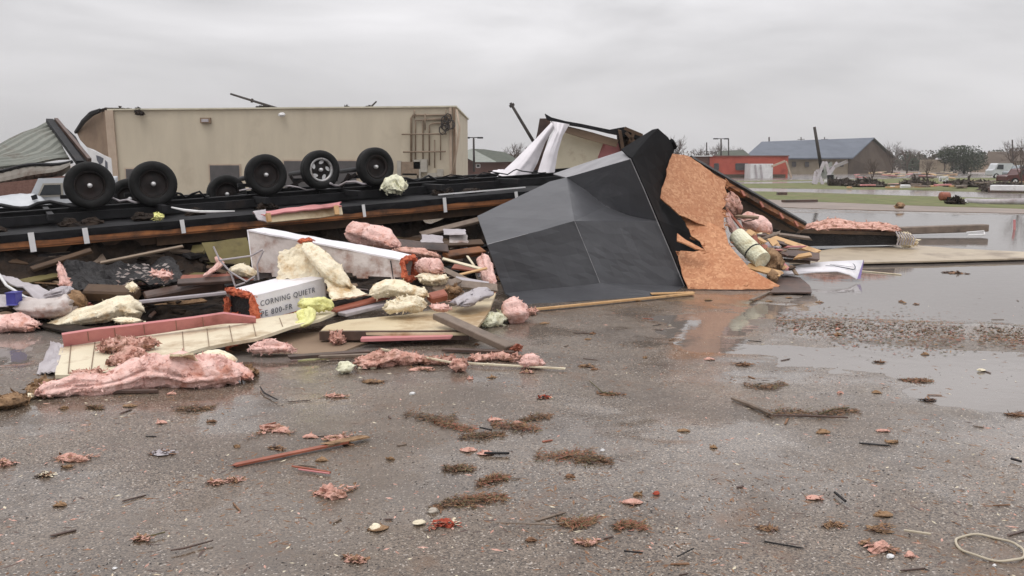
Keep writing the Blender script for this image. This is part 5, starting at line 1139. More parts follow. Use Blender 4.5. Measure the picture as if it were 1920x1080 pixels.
ins('pink_insulation_row', gp_((665, 685, .04), (715, 678, .06), (755, 674, .06), (810, 678, .04), (850, 680, .04)), [(.07, .04), (.1, .06), (.08, .06), (.06, .03), (.05, .03)], 'pinkred', 'row of pink fibre under the slanting white lath', 41, .8, 8, 500, .04)
ins('brown_fibre_lump', gp_((846, 688, .06), (872, 686, .06)), [(.05, .06), (.06, .07)], 'pinkred', 'brown pink lump at the joint of two white laths', 42, .6, 10, 150, .03)
ins('pink_insulation_row', gp_((880, 676, .03), (930, 672, .03), (975, 676, .03)), [(.06, .03), (.07, .03), (.05, .03)], 'pinkred', 'flat pink fibre behind the long white lath', 43, .8, 9, 300, .04)
ins('pink_puff', gp_((976, 682, .06), (1000, 680, .07), (1018, 685, .03)), [(.06, .05), (.08, .06), (.04, .02)], 'pink', 'pink puff right of the grey brown plank end', 44, .5, 9, 160, .025)

# ================================================================ MEMBRANE SLAB AND STRAND BOARD
def facets(name, pts, faces, mtl, parent, thick=.02, sub=3, wav=.0):
    vs = [P(*p) for p in pts]; bm = bmesh.new(); bv = [bm.verts.new(v) for v in vs]
    for f in faces: bm.faces.new([bv[i] for i in f])
    bmesh.ops.triangulate(bm, faces=[f for f in bm.faces if len(f.verts) > 4])
    bmesh.ops.subdivide_edges(bm, edges=bm.edges[:], cuts=sub, use_grid_fill=True)
    for v in bm.verts: v.co += Vector((0, wav*fn(v.co, 1.6, 2), wav*.3*fn(v.co+Vector((9, 0, 0)), 2, 2)))
    for v in bm.verts: v.co.y += wav*.55*(abs(noise.noise(v.co*3.1))+.5*abs(noise.noise(v.co*8)))
    mb = MB(); bm.verts.index_update(); mb.add([v.co.copy() for v in bm.verts], [tuple(v.index for v in f.verts) for f in bm.faces]); bm.free()
    o_ = mb.build(name, M[mtl] if isinstance(mtl, str) else mtl, parent, smooth=False)
    md = o_.modifiers.new('thickness', 'SOLIDIFY'); md.thickness = thick; md.offset = -1
    return o_
t = thing('membrane_slab', G(1120, 575), 'large creased black roofing membrane panel leaning in the middle of wreck', 'roof panel')
pv = [(895, 405, 13.9), (1062, 333, 15.1), (1077, 414, 13.4), (914, 459, 12.95), (1182, 298, 13.95), (1232, 414, 14.12), (1125, 531, 13.42), (947, 550, 13.0), (1283, 537, 14.2), (992, 572, 12.4),
      (1258, 553, 13.3), (1136, 387, 14.5), (1030, 341, 15.0), (1180, 405, 14.3), (1099, 356, 14.8)]
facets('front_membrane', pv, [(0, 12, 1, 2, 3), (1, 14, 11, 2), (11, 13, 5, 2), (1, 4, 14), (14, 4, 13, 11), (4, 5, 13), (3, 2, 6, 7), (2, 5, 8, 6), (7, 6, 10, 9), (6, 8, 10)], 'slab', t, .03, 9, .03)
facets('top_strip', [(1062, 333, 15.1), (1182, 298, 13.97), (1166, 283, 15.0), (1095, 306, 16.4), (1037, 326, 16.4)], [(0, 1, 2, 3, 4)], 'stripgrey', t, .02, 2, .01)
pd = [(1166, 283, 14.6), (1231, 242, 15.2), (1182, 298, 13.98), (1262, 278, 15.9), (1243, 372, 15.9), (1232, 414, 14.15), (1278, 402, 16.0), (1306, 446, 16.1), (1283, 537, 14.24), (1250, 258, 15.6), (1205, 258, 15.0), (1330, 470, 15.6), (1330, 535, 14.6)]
facets('back_membrane', pd, [(0, 10, 2), (10, 1, 9, 3, 2), (2, 3, 4, 5), (5, 4, 6, 7), (5, 7, 8), (7, 11, 12, 8)], 'slabshade', t, .03, 3, .01)
for pts in ([(1182, 298, 13.93), (1206, 352, 14.01), (1232, 414, 14.09), (1258, 475, 14.13), (1283, 536, 14.17)], ):
    MB().tube([P(*p) for p in pts], .007, 5).build('edge_crease', M['creasegrey'], t)
for pts in ([(1077, 414, 13.37), (1101, 472, 13.38), (1125, 531, 13.39)], [(914, 458, 12.92), (950, 449, 13.02), (990, 438, 13.14)]):
    MB().tube([P(*p) for p in pts], .004, 5).build('fold_crease', M['creasegrey'], t)
MB().lump([P(1258, 262, 15.8), P(1263, 280, 15.9)], [(.06, .06), (.05, .05)], 4, .5, 6, ground=False, fuzz=8, fl=.05).build('torn_tip', M['slabshade'], t)
# strand board
t = thing('strand_board', G(1350, 540), 'big torn orange strand board leaning against the black membrane', 'board')
Au = (P(1238.5, 371, 14.95), P(1358, 435, 14.9), P(1261, 288, 15.7))
plane_poly(Au, [(1261, 288), (1280, 290), (1296, 295), (1322, 314), (1348, 333), (1361, 338), (1359, 352), (1363, 362), (1356, 372), (1362, 380), (1354, 392), (1361, 400), (1357, 418), (1361, 440), (1340, 432), (1318, 421), (1296, 412), (1274, 403), (1256, 386), (1238, 371), (1241, 352), (1247, 338), (1252, 312)], .02, .08, .012).build('upper_board', M['osbshade'], t)
Al = (P(1289, 540, 13.95), P(1455, 541, 13.85), P(1290, 412, 14.99))
plane_poly(Al, [(1272, 396), (1296, 404), (1320, 412), (1342, 422), (1360, 434), (1366, 456), (1384, 479), (1396, 492), (1407, 505), (1430, 518), (1462, 535), (1456, 541), (1380, 543), (1290, 541), (1278, 510), (1269, 478), (1276, 470), (1300, 472), (1322, 469), (1312, 452), (1296, 442), (1292, 430)], .02, .08, .012).build('lower_board', M['osb'], t)
Af = (P(1271, 438, 14.4), P(1323, 469, 14.2), P(1270, 452, 14.1))
plane_poly(Af, [(1270, 437), (1285, 449), (1297, 455), (1324, 470), (1304, 466), (1284, 456), (1270, 451)], .02, .06, .004).build('torn_flap', M['osb'], t)
MB().beam(P(1290, 544, 13.85), P(1470, 546, 13.75), .05, .03, rag=.02, seg=6).build('bottom_edge', M['darkplank'], t)
random.seed(19)
for (x_, y_, Yz) in ((1362, 345, 15.3), (1363, 372, 15.1), (1361, 398, 15.0), (1360, 425, 14.9), (1372, 462, 14.7), (1398, 495, 14.4), (1300, 440, 14.8), (1320, 466, 14.25), (1268, 480, 14.4), (1300, 541, 13.9), (1400, 541, 13.85)):
    m_ = MB()
    for q in range(9):                                  # splintered fibres along the torn edge
        p_ = P(x_+random.uniform(-4, 4), y_+random.uniform(-9, 9), Yz); e_ = Vector((random.uniform(-.02, .07), -.01, random.uniform(-.04, .04))); f_ = Vector((0, 0, random.uniform(.006, .02)))
        m_.add([p_-e_*.6-f_, p_+e_, p_-e_*.6+f_, p_-e_*.6+Vector((0, -.012, 0))], [(0, 1, 2), (0, 1, 3), (1, 2, 3), (0, 2, 3)])
    m_.build('splinters', M['osb'], t)
# truss frame behind
t = thing('roof_frame', P(1420, 420, 16.5), 'long brown roof frame sloping down behind the strand board', 'roof frame')
def qp(pts, thick, nm, m, rag=0): 
    A_ = (P(*pts[0]), P(*pts[1]), P(*pts[-1])); return plane_poly(A_, [(p[0], p[1]) for p in pts], thick, .15, rag).build(nm, M[m], t)
qp([(1300, 296, 16.2), (1512, 420, 18.4), (1509, 429, 18.4), (1440, 392, 17.7), (1362, 346, 16.7)], .10, 'rafter', 'rimboard', .006)
qp([(1296, 291, 16.15), (1512, 416, 18.4), (1513, 420, 18.35), (1300, 297, 16.1)], .6, 'shingle_edge', 'char', .004)
qp([(1358, 344, 16.9), (1509, 429, 18.6), (1500, 437, 18.6), (1445, 428, 17.7), (1358, 404, 16.9)], .05, 'dark_panel', 'joist', .01)
for x, y in ((1390, 362), (1425, 383), (1462, 404), (1490, 419)): MB().beam(P(x, y-4, 16.6+(x-1362)*.011), P(x+6, y+6, 16.5+(x-1362)*.011), .05, .03).build('block', M['redwood'], t)
for (a_, b_, c_, d2, w, h, m, lb) in [((1362, 392, 16.0), (1448, 500, 14.8), 0, 0, .045, .03, 'redwood', 'red brown lath leaning beside the white duct roll'), ((1395, 432, 16.4), (1535, 478, 15.6), 0, 0, .16, .12, 'paleplank', 'pale splintered beam sticking out right of the strand board'),
                             ((1448, 438, 17.2), (1520, 447, 17.4), 0, 0, .1, .04, 'plank', 'thin grey board above the pale splintered beam'), ((1440, 470, 15.7), (1538, 483, 15.4), 0, 0, .25, .05, 'darkplank', 'dark board under the pale splintered beam'),
                             ((1400, 498, 14.8), (1465, 515, 14.4), 0, 0, .2, .03, 'paleplank', 'pale board end at the foot of the white duct roll')]:
    tag(MB().beam(P(*a_), P(*b_), w, h, up=(0, -.4, 1), rag=.05, seg=3).build('broken_beam', M[m]), lb, 'beam')
t = thing('white_duct_roll', P(1400, 500, 15.2), 'pale ribbed duct roll lying in the debris beside the strand board', 'duct')
MB().tube([P(1382, 442, 15.3), P(1397, 458, 15.1), P(1414, 474, 14.9), P(1430, 488, 14.7)], [.15, .16, .16, .15], 24).build('roll', M['greenfoam'], t)
MB().lathe(P(1413, 473, 14.92), P(1420, 480, 14.84)-P(1406, 466, 15.0), [(.175, -.012), (.18, 0), (.175, .012)], 18).build('band', M['blackmetal'], t)
ins('pink_batt', [P(1392, 410, 16.4), P(1420, 420, 16.4), P(1445, 436, 16.3)], [(.12, .12), (.2, .17), (.1, .08)], 'pink', 'pink insulation batt right of the strand board', 60, .3, 4, 150, .03, ground=False)
ins('pink_batt_strip', [P(1364, 400, 15.9), P(1372, 425, 15.8), P(1384, 442, 15.7)], [(.04, .05), (.06, .06), (.04, .04)], 'pink', 'thin pink strip along the torn right edge of strand board', 61, .4, 6, 60, .02, ground=False)
ins('rusty_batt', [P(1370, 365, 16.6), P(1380, 400, 16.5)], [(.14, .12), (.15, .12)], 'pinkred', 'shaded rusty insulation behind the upper strand board edge', 62, .5, 5, 80, .03, ground=False)
ins('brown_paper_crumple', [P(1438, 482, 15.1), P(1450, 495, 14.9), P(1455, 508, 14.8)], [(.14, .12), (.15, .13), (.08, .07)], 'brownlump', 'crumpled brown paper beside the lower strand board corner', 63, .9, 6, 120, .05, ground=False, cat='paper')
ins('lilac_scraps', [P(1432, 455, 15.6), P(1462, 470, 15.4)], [(.14, .08), (.14, .08)], 'greyfacing', 'grey lilac scraps between duct roll and pale beam', 64, .9, 6, 80, .05, ground=False, cat='scrap')
ins('cream_scrap', [P(1418, 442, 15.9), P(1440, 452, 15.8)], [(.1, .07), (.08, .06)], 'creamfoam', 'cream scrap under the pink batt', 65, .5, 6, 60, .03, ground=False)
ins('brown_sack', [P(1440, 520, 14.4), P(1456, 522, 14.4)], [(.1, .12), (.1, .1)], 'brownlump', 'rounded brown sack at the lower strand board corner', 66, .3, 4, 20, .03, ground=False, cat='sack')
tag(plane_poly((G(1440, 545, .05), G(1520, 545, .05), G(1480, 500, .07)), [(1445, 548), (1462, 515), (1500, 520), (1518, 535), (1522, 548)], .02, .2, .01).build('wet_sheet', M['darkplank']), 'dark wet sheet in the puddle right of strand board', 'sheet')
random.seed(8)
for k in range(34):
    x0 = random.uniform(1372, 1500); y0 = 400+(x0-1372)*.55+random.uniform(0, 55); Yk = 15.9-(y0-400)*.010+random.uniform(-.1, .3); an = random.gauss(.6, .5); L_ = random.uniform(14, 46)
    if y0 > 505 or Yk < 14.3: continue
    tag(MB().beam(P(x0, y0, Yk), P(x0+L_*math.cos(an), y0+L_*math.sin(an)*.6, Yk-.15), random.uniform(.03, .14), random.uniform(.012, .04), up=(random.gauss(0, .3), -.5, 1), rag=.05, seg=2).build('wood_scrap', M[random.choice(['plank', 'darkplank', 'joist', 'redwood', 'brownwall', 'paleplank', 'pinkstrip'])]), 'wood scrap in the debris right of strand board', 'scrap', 'wood scraps right of the strand board')
for k, (x0, y0, x1, y1) in enumerate([(1430, 440, 1470, 462), (1445, 450, 1500, 465), (1460, 478, 1500, 470), (1405, 455, 1428, 470), (1468, 488, 1520, 492)]):
    tag(MB().beam(P(x0, y0, 16-.1*k), P(x1, y1, 15.9-.1*k), .1, .02, up=(0, -.5, 1), rag=.04).build('wood_scrap', M[['plank', 'darkplank', 'joist', 'redwood', 'plank'][k]]), 'wood scrap in the debris right of strand board', 'scrap', 'wood scraps right of the strand board')
# white curved panel with the curved mark
t = thing('white_curved_panel', G(1560, 520), 'white curved panel with grey swoosh line lying in the puddle', 'panel')
tp = [(1464, 506), (1499, 497), (1530, 492), (1556, 490), (1590, 488.5), (1619, 487.5)]; bp = [(1467, 516), (1500, 512), (1532, 509), (1570, 508), (1592, 514), (1607, 523)]
vs = [P(x, y, 15.6+i*.02) for i, (x, y) in enumerate(tp)]+[P(x, y, 15.05-(0.0 if i < 4 else .02*i)) for i, (x, y) in enumerate(bp)]
m_ = MB().add(vs, [(i, i+1, i+7, i+6) for i in range(5)]); o_ = m_.build('sheet', M['whitebox'], t, True); md = o_.modifiers.new('thickness', 'SOLIDIFY'); md.thickness = .02
def cpnt(u, v):
    k = min(int(u*5), 4); f = u*5-k; return vs[k].lerp(vs[k+1], f).lerp(vs[k+6].lerp(vs[k+7], f), v)+Vector((0, -.02, .015))
sw = [(.50, .50), (.60, .56), (.70, .62), (.80, .66), (.87, .66), (.905, .58), (.905, .46), (.885, .34), (.86, .27)]
MB().tube([cpnt(*q) for q in sw], [.004, .007, .009, .010, .010, .010, .009, .007, .005], 6).build('swoosh_mark', M['marks'], t, True)
MB().tube([cpnt(*q) for q in ((.56, .40), (.66, .46), (.76, .50), (.84, .50))], .004, 5).build('swoosh_mark', M['marks'], t, True)
a_, b_ = vs[5], vs[11]; MB().prism([a_, b_, b_+Vector((.08, .05, .0)), a_+Vector((.03, .05, -.02))], (0, .02, 0)).build('purple_end', mat('purple_edge', S(86, 60, 120), S(110, 90, 150), 4, .4), t)
# low slab with pink top
t = thing('fallen_wall_section', P(1600, 462, 20.5), 'low fallen wall section topped with rusty pink insulation in puddle', 'wall section')
MB().prism([P(1500, 462, 20.3), P(1692, 459, 20.2), P(1690, 442, 20.2), P(1500, 437, 20.3)], (0, 2.0, 0)).build('dark_core', M['char'], t)
MB().prism([P(1496, 437, 20.2), P(1692, 442, 20.1), P(1692, 436, 20.1), P(1500, 430, 20.2)], (0, .5, 0)).build('brown_edge', M['joist'], t)
MB().lump([P(1508, 430, 20.5), P(1550, 425, 20.6), P(1600, 426, 20.6), P(1650, 428, 20.5), P(1688, 432, 20.4)], [(.3, .10), (.4, .12), (.4, .10), (.4, .10), (.25, .08)], 70, .5, 4, ground=False, fuzz=300, fl=.07, n=28).build('insulation_top', M['pinkred'], t)
MB().lump([P(1690, 440, 20.1), P(1700, 452, 20), P(1716, 452, 20)], [(.08, .1), (.12, .12), (.08, .08)], 71, .6, 5, fuzz=160, fl=.07).build('tangled_end', M['creamfoam'], t)
for k in range(7): MB().tube([P(1680+k*5, 434+k, 19.9), P(1686+k*5, 446, 19.8), P(1682+k*5, 459, 19.8)], .02, 5).build('wire', M['greyfacing'], t)
tag(MB().beam(P(1670, 433, 24.4), P(1848, 427, 25), .3, .2, seg=4).build('long_timber', M['plank'], bevel=.02), 'long grey brown timber in the puddle behind fallen wall section', 'timber')
tag(MB().tube([P(1812, 436, 23.5), P(1845, 433, 23.8), P(1846, 440, 23.2), P(1815, 441, 23.2)], .02, 6).build('bent_wire', M['white']), 'bent white wire near the end of the long timber', 'wire')
t = thing('pale_floor_sheet', G(1720, 480), 'broad pale floor sheet lying flat in the puddle', 'floor sheet')
A = (G(1500, 492, .07), G(1930, 484, .07), G(1700, 462, .09))
plane_poly(A, [(1480, 492), (1535, 470), (1590, 463), (1720, 460), (1800, 466), (2000, 476), (2000, 482), (1850, 486), (1700, 490), (1545, 493)], .03, .6, .03).build('sheet', M['siltsheet'], t)
MB().beam(G(1540, 494, .03), G(2000, 484, .03), .06, .07).build('edge', M['darkplank'], t)
tag(MB().tube([G(1580, 505, .01), G(1690, 515, .01)], .012, 5).build('thin_rod', M['cream']), 'thin rod lying in the puddle right of white panel', 'rod')
t = thing('lot_marker', P(1902, 440, 27), 'small red white marker post standing in the far puddle', 'post')
MB().tube([P(1902, 412, 27), P(1902, 441, 27)], .035, 8).build('post', M['pinkstrip'], t)
# red and white wreck behind the trailer
t = thing('collapsed_room', P(1080, 330, 20), 'collapsed room end with cream wall panel and white hanging membrane', 'wreckage')
Yw = 20.0
def wp(pts, y, thick, nm, m, rag=.0, yb=None):
    yb = y if yb is None else yb
    ys_ = [p[1] for p in pts]; y0, y1 = min(ys_), max(ys_)
    A_ = (P(1000, y0, y), P(1200, y0, y), P(1100, y1, yb)); return plane_poly(A_, pts, thick, .25, rag).build(nm, M[m], t)
wp([(1057, 246), (1133, 264), (1121, 294), (1120, 330), (1034, 330), (1045, 283)], 20.2, .08, 'cream_wall', 'cream', .01)
wp([(1133, 262), (1161, 267), (1172, 284), (1150, 300), (1112, 300), (1123, 291)], 20.25, .1, 'red_wall', 'pinkstrip', .01)
wp([(1030, 222), (1062, 236), (1160, 262), (1156, 276), (1062, 249), (1040, 238)], 19.9, .15, 'beige_header', 'brownwall', .01)
wp([(1022, 213), (1034, 220), (1090, 232), (1143, 243), (1170, 238), (1205, 254), (1200, 262), (1143, 250), (1090, 238), (1040, 228), (1026, 224)], 19.8, .25, 'top_rail', 'blackmetal', .015)
wp([(1012, 222), (1030, 222), (1034, 236), (1003, 268), (1008, 246)], 20.3, .1, 'maroon_scrap', 'darkplank', .02)
wp([(1158, 240), (1172, 239), (1206, 255), (1230, 262), (1228, 282), (1168, 286), (1160, 262)], 19.9, .3, 'splintered_frame', 'darkmess', .05)
for x0, y0, x1, y1 in ((1162, 245, 1168, 280), (1170, 240, 1204, 254), (1175, 250, 1195, 272), (1180, 268, 1188, 250)): MB().beam(P(x0, y0, 19.7), P(x1, y1, 19.7), .07, .05, up=(0, 1, 0), rag=.04).build('lath', M['joist'], t)
def drape(pl, pr, nm, y0, seed):
    n_ = 24; k_ = 14; vs_ = []
    def at(pts, u):
        x = u*(len(pts)-1); k = min(int(x), len(pts)-2); f = x-k; return (pts[k][0]*(1-f)+pts[k+1][0]*f, pts[k][1]*(1-f)+pts[k+1][1]*f)
    for i in range(n_+1):
        a_ = at(pl, i/n_); b_ = at(pr, i/n_)
        for j in range(k_+1):
            v = j/k_; vs_.append(P(a_[0]*(1-v)+b_[0]*v, a_[1]*(1-v)+b_[1]*v, y0-.18*math.sin(v*math.pi)-.10*abs(noise.noise(Vector((v*5+seed, i/n_*1.2, seed))))-i/n_*.5))
    MB().add(vs_, [(i*(k_+1)+j, i*(k_+1)+j+1, (i+1)*(k_+1)+j+1, (i+1)*(k_+1)+j) for i in range(n_) for j in range(k_)]).build(nm, M['drape'], t, True)
drape([(1034, 229), (1004, 261), (965, 300), (926, 336)], [(1041, 238), (1022, 268), (1008, 305), (992, 336)], 'hanging_membrane', 19.6, 1)
drape([(1034, 227), (1040, 243), (1020, 285), (1004, 336)], [(1068, 233), (1055, 255), (1046, 285), (1038, 336)], 'hanging_membrane', 19.3, 4)
wp([(1020, 250), (1032, 250), (1020, 285), (1010, 320), (1000, 332), (1004, 300)], 20.1, .05, 'brown_gap_board', 'darkplank', .01)
tag(MB().sheet([P(900, 336, 20.5), P(925, 320, 21), P(945, 318, 21), P(930, 340, 20.5)], 8, 6, .05, 2, .1, .03, 3).build('white_scrap', M['drape']), 'small white sheet tip left of the hanging membrane', 'sheet')

# ================================================================ SMALL THINGS ON THE WET GROUND
def clump(x, y, w, hgt, mtl, label, name='fibre_clump', cat='debris clump', n=260, seed=0, fl=.03, group=None, core=True, flat=.5, wd=.14, mats=None, kind=None):
    random.seed(seed+int(x)); c = G(x, y, .0); s_ = w/FPX*c.y; hh = hgt/FPX*c.y*.36
    m = MB(); rot = random.gauss(0, .6); cv = random.gauss(0, 1.1)
    if core: m.lump([c+Vector((-s_*.36, rot*s_*.3, .008)), c+Vector((-s_*.05, random.uniform(-.08, .08)*s_, hh*.25)), c+Vector((s_*.34, -rot*s_*.3, .008))], [(s_*.08, hh*.25), (s_*.15, hh*.45), (s_*.07, hh*.2)], seed, 1.3, 16, n=18, seg=16, fuzz=0)
    nc = len(m.f)
    for k in range(n):
        a = max(-.42, min(.42, random.gauss(0, .24 if core else .30)))*s_; b = random.gauss(0, .16)*s_*flat*(1.1 if core else 1.5)+a*rot*.6+cv*a*a/max(s_, .05)*.9
        p = c+Vector((a, b, .006+abs(random.gauss(0, .3))*hh*math.exp(-(a/s_)**2*8)))
        d_ = Vector((random.gauss(0, 1), random.gauss(0, .8), random.gauss(0, .13))).normalized()*fl*random.uniform(.3, 1.4); q = p+d_
        if q.z < c.z+.003: q.z = c.z+.003
        ww = wd*random.choice((.5, .8, 1, 2.4))
        sd = Vector((-d_.y, d_.x, random.gauss(0, .3)*fl)).normalized()*fl*ww
        m.add([p-sd, p+sd, q+sd*random.uniform(.2, 1)+Vector((0, 0, .002)), q-sd*.4], [(0, 1, 2, 3)])
    ml = mats or [mtl]; o_ = m.build(name, [M[x_] for x_ in ml])
    for i_, f_ in enumerate(o_.data.polygons):
        if i_ >= nc and len(ml) > 1: f_.material_index = random.choice(range(len(ml)))
    return tag(o_, label, cat, group, kind)
cl = [(516, 812, 90, 34, 'pinkred', 'tan pink scrap pile above the red wood strip'), (632, 828, 60, 26, 'pinkred', 'pink tuft at the right tip of red wood strip'), (135, 868, 90, 36, 'pinkred', 'reddish wood and fibre scrap at far left ground'),
      (305, 856, 55, 30, 'greyfacing', 'pale grey crumpled scrap in the left ground'), (8, 878, 40, 40, 'pinkred', 'pink scrap cut by the left edge'), (85, 898, 26, 18, 'creamfoam', 'small pale scrap below the reddish scrap'),
      (405, 912, 34, 18, 'pinkred', 'left of two small dark red crumbs'), (440, 907, 36, 20, 'pinkred', 'right of two small dark red crumbs'), (625, 932, 85, 60, 'pinkred', 'red brown fuzzy clump in the lower left ground'),
      (832, 990, 60, 40, 'reddots', 'dark red clump with pale chips at bottom middle'), (1648, 1035, 70, 44, 'pinkred', 'pink red clump near the bottom right'), (1022, 748, 26, 18, 'reddots', 'small red lump in the middle ground'),
      (988, 702, 24, 14, 'pinkred', 'tiny pale pink tuft below the long white lath'), (790, 695, 60, 14, 'pinkred', 'thin pink smear below the slanting lath'), (630, 748, 50, 18, 'pinkred', 'small rusty streak left of the middle ground'),
      (1440, 1000, 40, 12, 'brownlump', 'small rusty flake lower right of centre'), (1560, 990, 40, 14, 'brownlump', 'rusty flake above the pink red clump'), (1100, 1028, 50, 14, 'pinkred', 'faint pink flake at bottom centre'), (665, 1058, 50, 18, 'pinkred', 'orange flake at the bottom edge left of centre'),
      (520, 846, 30, 8, 'brownlump', 'brown crumb right of the red wood strip middle'), (265, 1018, 26, 14, 'pinkred', 'orange brown bit at lower left'), (1395, 688, 45, 12, 'straw', 'rusty crumbs below the reflection of strand board'),
      (1650, 680, 20, 8, 'straw', 'tiny brown lump in the right shallow water'), (1742, 752, 34, 12, 'char', 'dark wet lump in the right shallow water'), (1100, 690, 40, 14, 'brownlump', 'brown crumbs right of the long white lath'),
      (700, 720, 50, 18, 'brownlump', 'grey brown crumbs below the pink fibre row'), (1790, 512, 40, 8, 'straw', 'small pink brown raft floating in the big puddle'), (1145, 742, 60, 12, 'straw', 'wispy rusty streak right of the small red lump'), (1650, 1000, 60, 10, 'brownlump', 'thin rusty streak above the pink red clump'),
      (1905, 780, 40, 14, 'straw', 'pale brown crumbs near the right edge')]
for k, (x, y, w, h, m, lb) in enumerate(cl): clump(x, y, w, h, m, lb, n=200, seed=k+1, fl=.030 if y > 600 else .06, mats={'pinkred': ['pinkred', 'brownlump', 'straw', 'pinkred'], 'reddots': ['brickred', 'redwood', 'char', 'cream']}.get(m, [m, 'straw', 'darkplank']))
ps = [(805, 790, 110, 30, 'straw2', 'upper left wing of the pine straw pile'), (850, 805, 90, 26, 'straw', 'reddish straw in the left part of the pile'), (905, 822, 90, 22, 'straw2', 'dark straw in the dip of the pile'), (965, 806, 100, 40, 'straw', 'thick rusty straw on the right of the pile'), (1005, 788, 60, 24, 'straw2', 'straw wisp at the upper right tip of pile'),
      (1060, 862, 130, 24, 'straw', 'reddish straw streak right of the black stick'), (1110, 868, 80, 34, 'straw2', 'mossy straw tuft at the right of the streak'), (900, 940, 110, 36, 'straw', 'rusty straw clump in the lower middle ground'), (850, 948, 90, 22, 'straw2', 'olive straw at the left of the lower clump'), (925, 905, 60, 30, 'straw', 'loose straw above the lower clump'),
      (1085, 990, 80, 26, 'straw', 'small straw streak at the bottom right of centre'), (1480, 780, 110, 22, 'straw2', 'straw trailing from the dark stick'), (1570, 778, 90, 26, 'straw2', 'straw at the right end of the dark stick'), (1180, 990, 60, 12, 'straw', 'wispy straw right of the small streak'),
      (860, 885, 60, 20, 'straw2', 'thin olive straw below the pine pile'), (365, 772, 70, 14, 'straw2', 'thin straw streak in the left ground'), (180, 770, 30, 14, 'straw2', 'small dark straw knot in the left ground'), (1720, 715, 60, 10, 'straw', 'thin straw streak in the shallow film at right'), (1440, 730, 90, 14, 'straw2', 'faint straw patch above the dark stick')]
for k, (x, y, w, h, m, lb) in enumerate(ps): clump(x, y, w, h, m, lb, name='pine_straw', cat='pine straw', n=640, seed=k+60, fl=.038, core=False, wd=.055, mats=['straw', 'straw', 'straw2', 'redwood', 'brownlump'] if m == 'straw' else ['straw2', 'straw', 'darkplank', 'straw'], kind='stuff')
random.seed(77)
# leaf litter band on the shore of the big puddle
m_ = MB()
for k in range(6500):
    u = random.random(); x = 1455+u*600; yc = 602+8*math.sin(u*3)+u*38 if u < .8 else 640
    if noise.noise(Vector((u*9, 2, 2))) < -.15 and random.random() < .75: continue
    y = yc+random.gauss(0, 9+8*math.sin(min(1, u*1.5)*math.pi))
    c = G(x, y, .003+random.random()*.006); s_ = random.uniform(.008, .03)
    e = Vector((random.gauss(0, 1), random.gauss(0, .6), random.gauss(0, .05))).normalized()*s_; f_ = Vector((-e.y, e.x, random.gauss(0, .04)*s_))*random.uniform(.2, .6)
    m_.add([c-e, c+f_, c+e, c-f_], [(0, 1, 2, 3)])
o_ = m_.build('leaf_litter', [M['straw'], M['brownlump'], M['straw2'], M['redwood']])
for f_ in o_.data.polygons: f_.material_index = random.choice((0, 0, 1, 2, 2, 3))
tag(o_, 'brown leaf litter washed along the shore of the big puddle', 'leaf litter', kind='stuff')
# loose gravel and flecks over the lot
def scatter(name, n, mtl, smin, smax, label, ymin=3.4, ymax=12.5, elong=1, seed=1, pw=1.6, h=.5, clus=.0):
    random.seed(seed); m = MB(); k = 0
    while k < n:
        Y = ymin+(ymax-ymin)*random.random()**pw; x = random.uniform(-.62, .62)*Y
        d_ = noise.noise(Vector((x*.9, Y*.9, seed*3)))
        if clus and random.random() > .35+d_*clus: continue
        zz = gh(x, Y)
        if zz < .002 and random.random() < .75: k += 1; continue
        zz = max(zz, 0); s_ = random.uniform(smin, smax)*random.uniform(.6, 1.2); a = random.random()*6.28; el = random.uniform(1, elong)
        e = Vector((math.cos(a), math.sin(a), 0))*s_*el; f_ = Vector((-math.sin(a), math.cos(a), 0))*s_*.6; c = Vector((x, Y, zz))
        m.add([c-e, c-f_, c+e*.9, c+f_, c+e*random.uniform(-.3, .3)+Vector((0, 0, s_*h))], [(0, 1, 4), (1, 2, 4), (2, 3, 4), (3, 0, 4)]); k += 1
    return tag(m.build(name, M[mtl]), label, 'gravel', kind='stuff')
scatter('pale_gravel', 5200, 'stone', .003, .008, 'loose pale gravel over the wet lot', seed=2, clus=1.2)
scatter('dark_grit', 5200, 'char', .003, .008, 'dark grit over the wet lot', seed=3, clus=1.2, elong=2)
scatter('rusty_litter', 4200, 'straw', .005, .014, 'rusty bark crumbs over the wet lot', seed=4, elong=4, h=.25, clus=1.6)
scatter('dark_litter', 1500, 'darkplank', .006, .016, 'dark leaf scraps over the wet lot', seed=5, elong=4, h=.2, clus=1.0, ymax=14)
scatter('pink_litter', 700, 'pinkred', .006, .014, 'pink fibre crumbs over the wet lot', seed=6, elong=3, h=.4, clus=1.6)
scatter('pale_litter', 420, 'cream', .005, .014, 'pale chips over the wet lot', seed=8, elong=3, h=.3, clus=1.0)
# sticks, chips and stones that stand out
def stick(pts, r, m, label, name='stick', z=.02, cat='stick', group=None): 
    return tag(MB().tube([G(x, y, z) for x, y in pts], [r*(.7 if i in (0, len(pts)-1) else 1) for i in range(len(pts))], 6).build(name, M[m]), label, cat, group)
t = thing('red_wood_strip', G(560, 850), 'long splintered red brown wood strip in the left foreground', 'wood strip')
MB().beam(G(440, 877, .015), G(650, 832, .03), .045, .014, rag=.02, seg=5).build('strip', M['redwood'], t)
MB().beam(G(610, 838, .035), G(688, 822, .03), .07, .012, rag=.04, seg=2).build('splinter', M['brownlump'], t)
stick([(548, 879), (585, 884), (620, 890)], .010, 'redwood', 'upper of two thin red slivers below the wood strip'); stick([(560, 884), (618, 892)], .008, 'pinkstrip', 'lower of two thin red slivers below the wood strip')
stick([(1373, 749), (1410, 765), (1450, 782)], .020, 'plank', 'dark brown stick pointing into straw at right'); stick([(1450, 782), (1510, 784), (1590, 787)], .010, 'darkplank', 'thin dark twig continuing from the brown stick')
